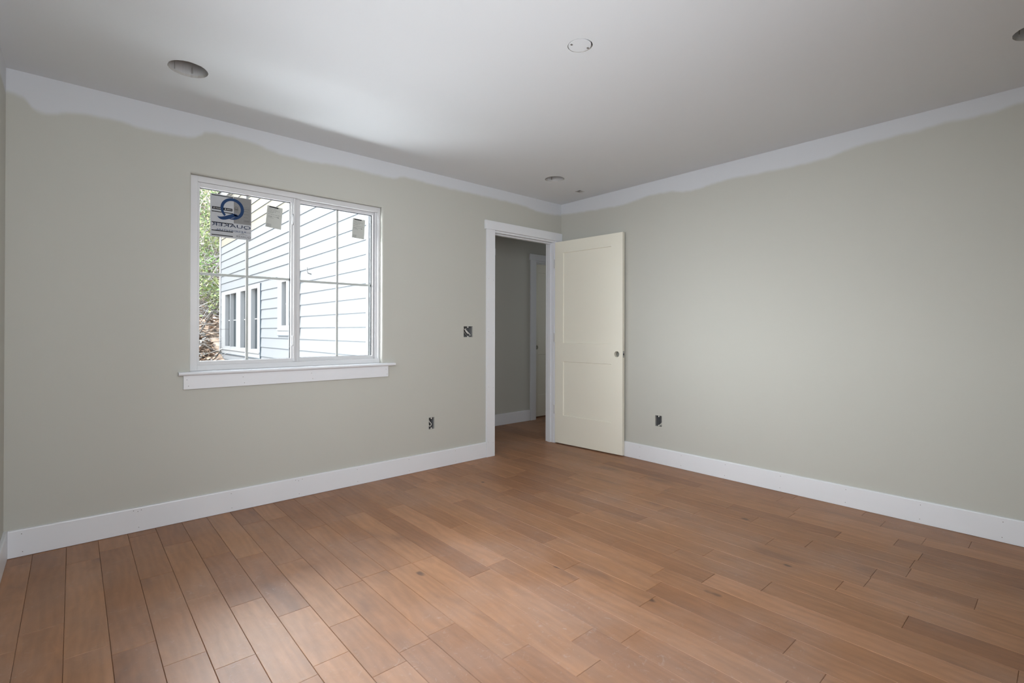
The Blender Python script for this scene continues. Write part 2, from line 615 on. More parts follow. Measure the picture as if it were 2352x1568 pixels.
def hill_mat():
    m, nt, b = new_mat('leafy_bank')
    b.inputs['Roughness'].default_value = 0.95
    b.inputs['Specular IOR Level'].default_value = 0.1
    tc = nd(nt, 'ShaderNodeTexCoord')
    n = nd(nt, 'ShaderNodeTexNoise')
    n.inputs['Scale'].default_value = 2.6
    n.inputs['Detail'].default_value = 9
    n.inputs['Roughness'].default_value = 0.7
    nt.links.new(tc.outputs['Object'], n.inputs['Vector'])
    r = nd(nt, 'ShaderNodeValToRGB')
    cr = r.color_ramp
    cr.elements[0].position = 0.36
    cr.elements[0].color = (0.030, 0.024, 0.018, 1)
    cr.elements[1].position = 0.66
    cr.elements[1].color = (0.28, 0.215, 0.165, 1)
    e = cr.elements.new(0.5)
    e.color = (0.16, 0.115, 0.085, 1)
    nt.links.new(n.outputs['Fac'], r.inputs[0])
    nt.links.new(r.outputs[0], b.inputs['Base Color'])
    return m


M['hill'] = hill_mat()


# ------------------------------------------------------------------ room shell
def slab_with_holes(name, mat, axis, c0, c1, u0, u1, z0, z1, holes, bevel_hole=None, hole_mat=None):
    """wall slab: axis 'Y' spans x (u) and z, thickness y c0..c1; axis 'X' spans y (u) and z."""
    us = sorted({u0, u1, *[h[0] for h in holes], *[h[1] for h in holes]})
    zs = sorted({z0, z1, *[h[2] for h in holes], *[h[3] for h in holes]})
    us = [u for u in us if u0 - 1e-9 <= u <= u1 + 1e-9]
    zs = [z for z in zs if z0 - 1e-9 <= z <= z1 + 1e-9]

    def solid(i, j):
        if i < 0 or j < 0 or i >= len(us) - 1 or j >= len(zs) - 1:
            return None
        cu, cz = (us[i] + us[i + 1]) / 2, (zs[j] + zs[j + 1]) / 2
        return not any(h[0] < cu < h[1] and h[2] < cz < h[3] for h in holes)

    def P(u, c, z):
        return (u, c, z) if axis == 'Y' else (c, u, z)
    mb = MB()
    for i in range(len(us) - 1):
        for j in range(len(zs) - 1):
            if not solid(i, j):
                continue
            a, b_, lo, hi = us[i], us[i + 1], zs[j], zs[j + 1]
            mb.quad([P(a, c0, lo), P(b_, c0, lo), P(b_, c0, hi), P(a, c0, hi)])
            mb.quad([P(a, c1, lo), P(b_, c1, lo), P(b_, c1, hi), P(a, c1, hi)])
            for (di, dj, e0, e1) in ((-1, 0, (a, lo), (a, hi)), (1, 0, (b_, lo), (b_, hi)),
                                     (0, -1, (a, lo), (b_, lo)), (0, 1, (a, hi), (b_, hi))):
                if not solid(i + di, j + dj):
                    mi = 1 if (solid(i + di, j + dj) is False and hole_mat) else 0
                    mb.quad([P(e0[0], c0, e0[1]), P(e1[0], c0, e1[1]), P(e1[0], c1, e1[1]), P(e0[0], c1, e0[1])], mi)
    o = mb.build(name, [mat] + ([hole_mat] if hole_mat else []), merge=1e-5)
    if bevel_hole:
        h, off = bevel_hole
        bm = bmesh.new()
        bm.from_mesh(o.data)
        es = []
        for e in bm.edges:
            k = [(v.co.x if axis == 'Y' else v.co.y, v.co.y if axis == 'Y' else v.co.x, v.co.z) for v in e.verts]
            if all(abs(q[1] - c0) < 1e-5 for q in k):
                if all(h[0] - 1e-5 < q[0] < h[1] + 1e-5 and h[2] - 1e-5 < q[2] < h[3] + 1e-5 for q in k):
                    on_l = all(abs(q[0] - h[0]) < 1e-5 for q in k)
                    on_r = all(abs(q[0] - h[1]) < 1e-5 for q in k)
                    on_t = all(abs(q[2] - h[3]) < 1e-5 for q in k)
                    if on_l or on_r or on_t:
                        es.append(e)
        r = bmesh.ops.bevel(bm, geom=es, offset=off, segments=5, profile=0.5, affect='EDGES')
        for f in r['faces']:
            f.smooth = True
        bm.to_mesh(o.data)
        bm.free()
    return o


WIN = (-3.263, -2.013, 0.872, 2.092)
DOOR = (-0.915, -0.088, 0.0, 2.066)
SW = (-1.240, -1.140, 1.086, 1.182)
O1 = (-1.591, -1.536, 0.328, 0.424)
O2 = (-1.179, -1.115, 0.320, 0.413)

w = slab_with_holes('wall_back', M['wall_back'], 'Y', 0.0, T, XL - T, 0.0, 0.0, H, [WIN, DOOR, SW, O1],
                    bevel_hole=(WIN, 0.014), hole_mat=M['wall_back'])
tag(w, 'greige painted wall with the window and door, bare primer band along the ceiling', 'wall', kind='structure')
w = slab_with_holes('wall_right', M['wall_right'], 'X', 0.0, T, YR - T, T, 0.0, H, [O2], hole_mat=M['gypsum'])
tag(w, 'greige painted wall on the right with a wavy primer band along the top', 'wall', kind='structure')
LW = (-2.9, -1.5, 0.9, 2.1)  # unseen opening added for the left fill lamp
w = slab_with_holes('wall_left', M['wall'], 'X', XL, XL - T, YR - T, 0.0, 0.0, H, [LW])
tag(w, 'sliver of greige wall at the left edge of the photo', 'wall', kind='structure')
RW = (-3.98, -2.62, 0.9, 2.1)  # unseen opening added for the rear fill lamp
w = slab_with_holes('wall_rear', M['wall'], 'Y', YR, YR - T, XL, 0.0, 0.0, H, [RW])
tag(w, 'greige wall behind the photographer with an added opening for a fill lamp', 'wall', kind='structure')
# added boxes around the two fill lamps shut out the sky beyond the openings
for nm_, (a_, b_, c_, d_) in (('wall_rear_lampbox', (RW[0] - 0.05, RW[1] + 0.05, YR - T - 0.7, YR - T)),
                              ('wall_left_lampbox', (XL - T - 0.7, XL - T, LW[0] - 0.05, LW[1] + 0.05))):
    mb = MB()
    q_ = [(a_, c_), (b_, c_), (b_, d_), (a_, d_)]
    for k_ in range(4):
        if (nm_ == 'wall_rear_lampbox' and k_ == 2) or (nm_ == 'wall_left_lampbox' and k_ == 1):
            continue
        p_, r_ = q_[k_], q_[(k_ + 1) % 4]
        mb.quad([(*p_, 0.0), (*r_, 0.0), (*r_, H), (*p_, H)])
    mb.quad([(*p_, 0.0) for p_ in q_])
    mb.quad([(*p_, H) for p_ in q_])
    tag(mb.build(nm_, M['wall'], normals=False), 'added box closing off an unseen fill lamp behind the camera', 'wall', kind='structure')
# hall shell
HX0, HX1 = -1.05, 2.6
HD = (0.690, 1.46, 0.0, 2.052)      # door on the far hall wall, right
HE = (-0.90, -0.115, 0.0, 2.052)    # door on the far hall wall, left
w = slab_with_holes('wall_hall_far', M['wall'], 'Y', HALL, HALL + T, HX0, HX1, 0.0, H, [HD, HE])
tag(w, 'shadowed greige hall wall seen through the open doorway', 'wall', kind='structure')
w = slab_with_holes('wall_hall_left', M['wall'], 'X', HX0, HX0 - T, T, HALL, 0.0, H, [])
tag(w, 'end wall of the hall to the left of the doorway', 'wall', kind='structure')
w = slab_with_holes('wall_hall_right', M['wall'], 'X', HX1, HX1 + T, 0.0, HALL + T, 0.0, H, [])
tag(w, 'end wall of the hall to the right of the doorway', 'wall', kind='structure')
w = slab_with_holes('wall_hall_near', M['wall'], 'Y', 0.0, T, T, HX1, 0.0, H, [])
tag(w, 'hall wall that runs on behind the right-hand room wall', 'wall', kind='structure')


w = slab_with_holes('wall_hall_blocker', M['wall'], 'Y', HALL + T + 0.06, HALL + T + 0.10, HX0, HX1 + T, -0.01, H, [])  # added panel stops outdoor light leaking under the hall doors
tag(w, 'added panel blocking light behind the closed hall doors', 'wall', kind='structure')


# ceiling with cut-outs
CANS = [(-3.366, -0.585, 0.086), (-0.686, -0.562, 0.084), (-0.662, -3.430, 0.084)]
CBOX = (-2.055, -2.028, 0.057)
SQ = (-0.268, -0.195, -0.485, -0.420)


def ceiling():
    mb = MB()
    x0, x1, y0, y1 = XL - T, HX1 + T, YR - T, HALL + T + 0.10
    rects = [(cx - r - 0.02, cx + r + 0.02, cy - r - 0.02, cy + r + 0.02) for cx, cy, r in CANS + [CBOX]] + [SQ]
    xs = sorted({x0, x1, *[r[0] for r in rects], *[r[1] for r in rects]})
    ys = sorted({y0, y1, *[r[2] for r in rects], *[r[3] for r in rects]})
    th = 0.013
    for i in range(len(xs) - 1):
        for j in range(len(ys) - 1):
            cx, cy = (xs[i] + xs[i + 1]) / 2, (ys[j] + ys[j + 1]) / 2
            if any(r[0] < cx < r[1] and r[2] < cy < r[3] for r in rects):
                continue
            for z in (H, H + th):
                mb.quad([(xs[i], ys[j], z), (xs[i + 1], ys[j], z), (xs[i + 1], ys[j + 1], z), (xs[i], ys[j + 1], z)])
    rnd = random.Random(3)
    for cx, cy, r in CANS + [CBOX]:
        n = 48
        ring, sq = [], []
        for s in range(n):
            a = 2 * math.pi * s / n
            rr = r * (1 + rnd.uniform(-0.012, 0.012))
            ring.append((cx + rr * math.cos(a), cy + rr * math.sin(a)))
            q = (r + 0.02) / max(abs(math.cos(a)), abs(math.sin(a)))
            sq.append((cx + q * math.cos(a), cy + q * math.sin(a)))
        for s in range(n):
            t = (s + 1) % n
            for z in (H, H + th):
                mb.quad([(*ring[s], z), (*sq[s], z), (*sq[t], z), (*ring[t], z)])
            mb.quad([(*ring[s], H), (*ring[t], H), (*ring[t], H + th), (*ring[s], H + th)], 1)
    a, b_, c, d = SQ
    for p, q in (((a, c), (b_, c)), ((b_, c), (b_, d)), ((b_, d), (a, d)), ((a, d), (a, c))):
        mb.quad([(*p, H), (*q, H), (*q, H + th), (*p, H + th)], 1)
    mb.quad([(x0, y0, H + 0.25), (x1, y0, H + 0.25), (x1, y1, H + 0.25), (x0, y1, H + 0.25)])
    for p, q in (((x0, y0), (x1, y0)), ((x1, y0), (x1, y1)), ((x1, y1), (x0, y1)), ((x0, y1), (x0, y0))):
        mb.quad([(*p, H), (*q, H), (*q, H + 0.25), (*p, H + 0.25)])
    o = mb.build('ceiling', [M['ceiling'], M['gypsum']])
    return tag(o, 'flat white primed ceiling with round and square fixture cut-outs', 'ceiling', kind='structure')


ceiling()


# floor boards: one mesh, every board with eased edges
def floor():
    rnd = random.Random(21)
    mb = MB()
    r1, r2 = [], []
    fixed = {-3: [-1.612], -2: [-1.223, -1.862], -1: [-1.425], 0: [-1.627], 1: [-1.941], 18: [-2.242], 23: [-2.252],
             17: [-2.580, -3.006], 16: [-2.897], 12: [-2.612], 9: [-2.842], 13: [-3.085]}
    g, bv = 0.0003, 0.0014
    k0 = int(math.floor((XL + 3.051) / PITCH)) - 1
    k = k0
    while True:
        x0 = -3.051 + k * PITCH - PITCH + PITCH
        x1 = x0 + PITCH
        if x0 > HX1:
            break
        ys, ye = (YR, HALL + T + 0.05)
        if x1 < HX0:
            ye = 0.06
        if x0 > -0.01:
            ys = 0.01
        joints = []
        base = sorted(fixed.get(k, []))
        if base:
            y = base[0]
            while y > ys + 0.2:
                y -= rnd.uniform(0.35, 1.05)
                joints.append(y)
            y = base[0]
            joints += base
            y = base[-1]
        else:
            y = ys - rnd.uniform(0.0, 0.9)
        while y < ye:
            y += rnd.choice((rnd.uniform(0.35, 0.7), rnd.uniform(0.6, 1.2)))
            joints.append(y)
        cuts = [ys] + sorted(q for q in joints if ys + 0.08 < q < ye - 0.08) + [ye]
        for a, b_ in zip(cuts[:-1], cuts[1:]):
            X0, X1, Y0, Y1 = x0 + g, x1 - g, a + g, b_ - g
            zt = rnd.uniform(-0.0003, 0.0)
            n0 = len(mb.f)
            mb.quad([(X0 + bv, Y0 + bv, zt), (X1 - bv, Y0 + bv, zt), (X1 - bv, Y1 - bv, zt), (X0 + bv, Y1 - bv, zt)])
            lo = -0.0018
            mb.quad([(X0, Y0, lo), (X1, Y0, lo), (X1 - bv, Y0 + bv, zt), (X0 + bv, Y0 + bv, zt)])
            mb.quad([(X1, Y0, lo), (X1, Y1, lo), (X1 - bv, Y1 - bv, zt), (X1 - bv, Y0 + bv, zt)])
            mb.quad([(X1, Y1, lo), (X0, Y1, lo), (X0 + bv, Y1 - bv, zt), (X1 - bv, Y1 - bv, zt)])
            mb.quad([(X0, Y1, lo), (X0, Y0, lo), (X0 + bv, Y0 + bv, zt), (X0 + bv, Y1 - bv, zt)])
            q = rnd.random()
            q = q * 0.75 + 0.25 * rnd.random()
            r1 += [q] * 5
            qq = rnd.random()
            r2 += [qq] * 5
        k += 1
    # dark sub-floor under the gaps
    mb.box((XL - T, YR - T, -0.25), (HX1 + T, HALL + 0.6, -0.0085), 1)
    r1 += [0.0] * 6
    r2 += [0.0] * 6
    o = mb.build('floor', [M['wood'], M['gasket']], normals=False)
    me = o.data
    for nm, vals in (('rnd', r1), ('rnd2', r2)):
        a = me.attributes.new(nm, 'FLOAT', 'FACE')
        a.data.foreach_set('value', vals)
    return tag(o, 'reddish-brown wood plank floor with dusty scuffs', 'floor', kind='structure')


floor()


# ------------------------------------------------------------------ baseboards
BASE_PROF = [(0, 0.002), (0.015, 0.002), (0.015, 0.131), (0.0135, 0.1355), (0.010, 0.137), (0, 0.137)]


def baseboard(name, p0, p1, out, nails, label):
    mb = MB()
    mb.sweep(BASE_PROF, p0, p1, out)
    p0, p1, out = Vector(p0), Vector(p1), Vector(out)
    d = (p1 - p0).normalized()
    for s, z in nails:
        mb.disc(p0 + d * s + out * 0.0153 + Vector((0, 0, z)), d, Vector((0, 0, 1)), 0.0021, 8, 1)
    o = mb.build(name, [M['trim'], M['nail']])
    return tag(o, label, 'baseboard', kind='structure')


nb = []
for s in (0.05, 0.52, 0.99, 1.40, 1.82, 2.25, 2.70):
    nb += [(s, 0.115), (s + 0.004, 0.025)]
nb += [(0.50, 0.123), (0.535, 0.121), (1.38, 0.122), (1.425, 0.121)]
baseboard('baseboard_back', (XL + 0.0155, 0, 0), (-0.996, 0, 0), (0, -1, 0), nb,
          'white baseboard under the window running to the door casing')
nr = []
for s in (0.95, 1.35, 1.72, 2.12, 2.52, 2.90, 3.25, 3.6):
    nr += [(s, 0.112), (s - 0.004, 0.028)]
baseboard('baseboard_right', (0, -0.02, 0), (0, YR, 0), (-1, 0, 0), nr,
          'white baseboard along the right wall, partly behind the open door')
baseboard('baseboard_left', (XL, YR, 0), (XL, 0, 0), (1, 0, 0), [], 'white baseboard end at the left edge of the photo')
baseboard('baseboard_rear', (XL + 0.0155, YR, 0), (-0.0155, YR, 0), (0, 1, 0), [], 'white baseboard behind the photographer')
baseboard('baseboard_hall', (-0.010, HALL, 0), (0.572, HALL, 0), (0, -1, 0), [],
          'white baseboard on the hall wall seen through the doorway')


# ------------------------------------------------------------------ doors and casings
def casing(name, x0, x1, top, yface, sgn, label, nail=False, head_right=None, depth=T, jamb=True, wall_side=None):
    """flat craftsman casing around a clear opening x0..x1; yface = wall face, sgn = direction out of the wall"""
    e = empty(name, ((x0 + x1) / 2, yface, 0))
    tag(e, label, 'door frame', kind='structure')
    wd = 0.095
    rv = 0.006
    a = MB()
    a.box((x0 - rv - wd, yface, 0.0005), (x0 - rv, yface + sgn * 0.018, top + 0.017), bev=0.0015)
    if nail:
        for z in (0.12, 0.62, 1.12, 1.6):
            for dx in (0.02, 0.075):
                a.disc((x0 - rv - dx, yface + sgn * 0.0183, z + dx * 0.2), (1, 0, 0), (0, 0, 1), 0.002, 8, 1)
    a.build('side_casing', [M['trim'], M['nail']], e)
    b_ = MB()
    b_.box((x1 + rv, yface, 0.0005), ((x1 + rv + wd) if wall_side is None else wall_side, yface + sgn * 0.018, top + 0.017), bev=0.0015)
    b_.build('side_casing', M['trim'], e)
    c = MB()
    xr = (x1 + rv + wd + 0.016) if head_right is None else head_right
    c.box((x0 - rv - wd - 0.018, yface, top + 0.0175), (xr, yface + sgn * 0.021, top + 0.097), bev=0.0015)
    c.build('head_casing', M['trim'], e)
    # jambs and stops line the opening
    j = MB()
    ya, yb = (yface, yface - sgn * depth)
    j.box((x0 - 0.018, ya, 0.0005), (x0, yb, top + 0.0), bev=0.0008)
    j.build('side_jamb', M['trim'], e)
    j = MB()
    j.box((x1, ya, 0.0005), (x1 + 0.018, yb, top + 0.0), bev=0.0008)
    j.build('side_jamb', M['trim'], e)
    j = MB()
    j.box((x0 - 0.018, ya, top + 0.0005), (x1 + 0.018, yb, top + 0.0175), bev=0.0008)
    j.build('head_jamb', M['trim'], e)
    s = MB()
    s0, s1 = yface - sgn * 0.040, yface - sgn * 0.078
    s.box((x0 + 0.0002, s0, 0.0005), (x0 + 0.011, s1, top - 0.0115), bev=0.001)
    s.box((x1 - 0.011, s0, 0.0005), (x1 - 0.0002, s1, top - 0.0115), bev=0.001)
    s.box((x0 + 0.0002, s0, top - 0.011), (x1 - 0.0002, s1, top - 0.0002), bev=0.001)
    s.build('door_stop', M['trim'], e)
    return e


DW, DT, DH0, DH1 = 0.789, 0.035, 0.012, 2.044
casing('trim_1', -0.894, -0.108, 2.047, 0.0, -1,
       'white flat door casing and jamb around the doorway in the back wall', nail=True, head_right=-0.004, wall_side=-0.016)
casing('trim_2', 0.684, 1.452, 2.030, HALL, -1, 'white casing of the closed hall door seen at the right of the doorway')
casing('trim_3', -0.89, -0.122, 2.030, HALL, -1, 'white casing of the other hall door, only its head corner in sight')


def slab_mesh(width, bore_u, bore_z, flip=False):
    """two-panel shaker slab in local (u, v, z); v=0 is the face towards the viewer"""
    mb = MB()
    pans = [(0.103, width - 0.121, 1.020, 1.928), (0.103, width - 0.121, 0.294, 0.836)]
    br = 0.027
    bs = (bore_u - 0.04, bore_u + 0.04, bore_z - 0.04, bore_z + 0.04)
    us = sorted({0.0, width, pans[0][0], pans[0][1], bs[0], bs[1]})
    zs = sorted({DH0, DH1, *[q for p in pans for q in p[2:]], bs[2], bs[3]})
    for v0, s in ((0.0, 1), (DT, -1)):
        for i in range(len(us) - 1):
            for j in range(len(zs) - 1):
                cu, cz = (us[i] + us[i + 1]) / 2, (zs[j] + zs[j + 1]) / 2
                if any(p[0] < cu < p[1] and p[2] < cz < p[3] for p in pans + [bs]):
                    continue
                mb.quad([(us[i], v0, zs[j]), (us[i + 1], v0, zs[j]), (us[i + 1], v0, zs[j + 1]), (us[i], v0, zs[j + 1])])
        for (a, b_, c, d) in pans:
            q, dp = 0.0035, v0 + s * 0.0075
            o = [(a, c), (b_, c), (b_, d), (a, d)]
            n = [(a + q, c + q), (b_ - q, c + q), (b_ - q, d - q), (a + q, d - q)]
            for k in range(4):
                l = (k + 1) % 4
                mb.quad([(o[k][0], v0, o[k][1]), (o[l][0], v0, o[l][1]), (n[l][0], dp, n[l][1]), (n[k][0], dp, n[k][1])])
            mb.quad([(x, dp, z) for x, z in n])
        N = 32
        for k in range(N):
            pts = []
            for kk in (k, (k + 1) % N):
                t = 2 * math.pi * kk / N
                cx, cz = math.cos(t), math.sin(t)
                g = 0.04 / max(abs(cx), abs(cz))
                pts.append(((bore_u + br * cx, v0, bore_z + br * cz), (bore_u + g * cx, v0, bore_z + g * cz)))
            mb.quad([pts[0][0], pts[0][1], pts[1][1], pts[1][0]])
    N = 32
    for k in range(N):
        t, t2 = 2 * math.pi * k / N, 2 * math.pi * (k + 1) / N
        mb.quad([(bore_u + br * math.cos(t), 0, bore_z + br * math.sin(t)), (bore_u + br * math.cos(t2), 0, bore_z + br * math.sin(t2)),
                 (bore_u + br * math.cos(t2), DT, bore_z + br * math.sin(t2)), (bore_u + br * math.cos(t), DT, bore_z + br * math.sin(t))])
    for (p, q) in (((0, DH0), (width, DH0)), ((width, DH0), (width, DH1)), ((width, DH1), (0, DH1)), ((0, DH1), (0, DH0))):
        mb.quad([(p[0], 0, p[1]), (q[0], 0, q[1]), (q[0], DT, q[1]), (p[0], DT, p[1])])
    return mb


def place(mb, M4):
    mb.v = [tuple(M4 @ Vector(v)) for v in mb.v]
    return mb


hx, hy = -0.112, -0.022
fx, fy = -0.053, -0.803
du = Vector((fx - hx, fy - hy, 0)).normalized()
dv = Vector((-du.y, du.x, 0))
if dv.x < 0:
    dv = -dv
MD = Matrix(((du.x, dv.x, 0, hx), (du.y, dv.y, 0, hy), (0, 0, 1, 0), (0, 0, 0, 1)))
door = empty('door_1', (hx, hy, 0))
tag(door, 'cream two-panel door swung open against the right wall, knob hole empty', 'door', kind='structure')
place(slab_mesh(DW, DW - 0.060, 0.930), MD).build('door_slab', M['door'], door, merge=1e-5)
lp = MB()
lp.box((DW - 0.0005, 0.0055, 0.901), (DW + 0.0012, 0.0295, 0.959), 0, bev=0.0006)
lp.disc((DW + 0.0014, 0.0175, 0.930), (0, 1, 0), (0, 0, 1), 0.0105, 16, 1)
place(lp, MD).build('latch_plate', [M['steel'], M['gasket']], door)
for z in (1.826, 1.076, 0.346):
    hg = MB()
    hg.tube([(-0.006, -0.004, z - 0.045), (-0.006, -0.004, z + 0.045)], 0.0055, sides=12)
    hg.box((-0.006, -0.001, z - 0.044), (-0.0006, 0.030, z + 0.044), bev=0.0004)
    place(hg, MD).build('hinge', M['hinge'], door)

# closed hall door (right) and the hidden one (left)
for name, x0, wd, label, kx in (('door_2', 0.687, 0.762, 'cream closed hall door seen as a narrow strip in the doorway', 0.062),
                                ('door_3', -0.887, 0.762, 'cream closed hall door hidden left of the doorway', 0.70)):
    e = empty(name, (x0, HALL, 0))
    tag(e, label, 'door', kind='structure')
    mb = slab_mesh(wd, kx + 0.02 if kx < 0.1 else kx, 0.930)
    if kx < 0.1:
        mb.v = [((wd - u), v, z) for u, v, z in slab_mesh(wd, wd - 0.095, 0.930).v]
    mb.v = [(x0 + u, HALL + 0.079 + v * 0.99, z - 0.016 + 0.02 * (DH1 - z) / DH1) for u, v, z in mb.v]
    mb.build('door_slab', M['door'], e, merge=1e-5)


# ------------------------------------------------------------------ window
win = empty('window_1', (-2.638, 0.0, 0.89))
tag(win, 'white two-sash slider window with grilles, stool and apron in the back wall', 'window', kind='structure')


def frame_rect(mb, x0, x1, z0, z1, l, r, b_, t, y0, y1, bev=0.002, mi=0):
    mb.box((x0, y0, z0), (x0 + l, y1, z1), mi, bev)
    mb.box((x1 - r, y0, z0), (x1, y1, z1), mi, bev)
    mb.box((x0 + l - 0.001, y0, z0), (x1 - r + 0.001, y1, z0 + b_), mi, bev)
    mb.box((x0 + l - 0.001, y0, z1 - t), (x1 - r + 0.001, y1, z1), mi, bev)


fr = MB()
frame_rect(fr, -3.2625, -2.0135, 0.893, 2.0915, 0.040, 0.018, 0.034, 0.036, 0.034, 0.114)
fr.box((-2.0470, 0.052, 0.927), (-2.0315, 0.112, 2.056), bev=0.002)     # right track lip
fr.box((-2.652, 0.060, 0.926), (-2.610, 0.112, 2.056), bev=0.002)       # meeting post
fr.build('window_frame', M['vinyl'], win)

sl = MB()
frame_rect(sl, -3.2225, -2.6460, 0.926, 2.0555, 0.0110, 0.0260, 0.0250, 0.0300, 0.042, 0.074)
sl.box((-2.6580, 0.030, 0.930), (-2.6465, 0.043, 2.052), bev=0.0015)    # pull rail
sash1 = sl.build('sash', M['vinyl'], win)
gk = MB()
frame_rect(gk, -3.2116, -2.6718, 0.9508, 2.0256, 0.0026, 0.0045, 0.0016, 0.0030, 0.058, 0.071, 0.0)
gk.build('glazing_gasket', M['gasket'], sash1)
gg = MB()
gg.box((-2.9480, 0.0655, 0.951), (-2.9320, 0.0705, 2.0255), bev=0.001)
gg.box((-3.211, 0.0657, 1.4860), (-2.672, 0.0703, 1.5020), bev=0.001)
gg.build('grille', M['grille'], sash1)
pn = MB()
pn.box((-3.212, 0.0620, 0.950), (-2.671, 0.0630, 2.026))
pn.build('glass_pane', M['glass'], sash1)

sr = MB()
frame_rect(sr, -2.6110, -2.0475, 0.927, 2.0555, 0.0090, 0.0140, 0.0250, 0.0210, 0.068, 0.104)
sr.box((-2.0640, 0.060, 0.945), (-2.0565, 0.072, 2.040), bev=0.0015)
sash2 = sr.build('sash', M['vinyl'], win)
gk = MB()
frame_rect(gk, -2.6022, -2.0612, 0.9518, 2.0348, 0.0020, 0.0075, 0.0016, 0.0035, 0.080, 0.093, 0.0)
gk.build('glazing_gasket', M['gasket'], sash2)
gg = MB()
gg.box((-2.3376, 0.0860, 0.952), (-2.3216, 0.0910, 2.0345), bev=0.001)
gg.box((-2.602, 0.0862, 1.4830), (-2.061, 0.0908, 1.4990), bev=0.001)
gg.build('grille', M['grille'], sash2)
pn = MB()
pn.box((-2.603, 0.0825, 0.951), (-2.060, 0.0835, 2.035))
pn.build('glass_pane', M['glass'], sash2)

for zc in (1.905, 1.072):
    lt = MB()
    lt.box((-2.6640, 0.034, zc - 0.036), (-2.6585, 0.0425, zc + 0.036), bev=0.002)
    lt.tube([(-2.6625, 0.036, zc + 0.033), (-2.6650, 0.022, zc + 0.022), (-2.6655, 0.019, zc), (-2.6650, 0.022, zc - 0.022),
             (-2.6625, 0.036, zc - 0.033)], 0.0038, sides=10)
    lt.build('latch', M['vinyl'], win, smooth=True)

st = MB()
prof = [(-0.034, 0.0), (0.026, 0.0), (0.032, 0.002), (0.0365, 0.007), (0.0375, 0.011), (0.0365, 0.015), (0.032, 0.0195),
        (0.026, 0.0215), (-0.034, 0.0215)]
prof_front = [(o, u) for o, u in prof]
st.sweep([(0.0005 if o < 0 else o, u) for o, u in prof_front], (-3.326, 0, 0.8705), (-1.912, 0, 0.8705), (0, -1, 0))
st.box((-3.2622, -0.001, 0.8722), (-2.0138, 0.1140, 0.8925), bev=0.0005)
st.build('window_sill', M['trim'], win)
ap = MB()
ap.box((-3.300, 0.0, 0.788), (-1.966, -0.016, 0.870), bev=0.0012)
for x in (-3.283, -2.98, -2.55, -1.985):
    for z, dx in ((0.845, 0), (0.807, 0.008)):
        ap.disc((x + dx, -0.0163, z), (1, 0, 0), (0, 0, 1), 0.0021, 8, 1)
ap.build('apron', [M['trim'], M['nail']], win)


# ------------------------------------------------------------------ stickers on the glass
def text_faces(body, size, bold=False):
    cu = bpy.data.curves.new('txt', 'FONT')
    cu.body = body
    cu.size = size
    cu.align_x = 'LEFT'
    cu.resolution_u = 3
    ob = bpy.data.objects.new('txt', cu)
    COL.objects.link(ob)
    dg = bpy.context.evaluated_depsgraph_get()
    me = bpy.data.meshes.new_from_object(ob.evaluated_get(dg))
    vs = [tuple(v.co) for v in me.vertices]
    fs = [tuple(p.vertices) for p in me.polygons]
    bpy.data.objects.remove(ob)
    bpy.data.curves.remove(cu)
    bpy.data.meshes.remove(me)
    return vs, fs


def mirrored_text(body, xr, xl, z0, z1, y, name, mat, parent):
    """the words face outdoors, so from the room they read backwards"""
    vs, fs = text_faces(body, 1.0)
    ax, bx = min(v[0] for v in vs), max(v[0] for v in vs)
    az, bz = min(v[1] for v in vs), max(v[1] for v in vs)
    mb = MB()
    mb.v = [(xr - (v[0] - ax) / (bx - ax) * (xr - xl), y, z0 + (v[1] - az) / (bz - az) * (z1 - z0)) for v in vs]
    mb.f = fs
    mb.m = [0] * len(fs)
    return mb.build(name, mat, parent)


YS = 0.0612
stk = empty('window_sticker', (-3.035, YS, 1.733))
tag(stk, 'large translucent window sticker with blue Q logo, words reversed, on the left pane', 'sticker')
f = MB()
f.box((-3.152, YS, 1.733), (-2.917, YS + 0.0004, 2.004))
f.build('film', M['film'], stk)
f = MB()
f.box((-3.020, YS - 0.0006, 1.832), (-2.9175, YS - 0.0002, 2.0015))
f.build('data_label', M['label'], stk)
for z in (1.9957, 1.893, 1.825, 1.7735, 1.7456):
    f = MB()
    f.box((-3.145, YS - 0.0010, z - 0.0026), (-3.0245, YS - 0.0007, z + 0.0026))
    f.build('black_bar', M['ink'], stk)
for xa, xb in ((-3.142, -3.090), (-3.079, -3.028)):
    f = MB()
    f.box((xa, YS - 0.0012, 1.9065), (xb, YS - 0.0008, 1.9235), bev=0.0)
    xa += 0.004
    f.box((xa + 0.004, YS - 0.0014, 1.911), (xa + 0.009, YS - 0.0012, 1.919), 1)
    for q in range(7):
        f.box((xa + 0.014 + q * 0.0042, YS - 0.0014, 1.9125 + (q % 2) * 0.001), (xa + 0.0170 + q * 0.0042, YS - 0.0012, 1.9170), 1)
    f.build('store_badge', [M['ink'], M['inkwhite']], stk)
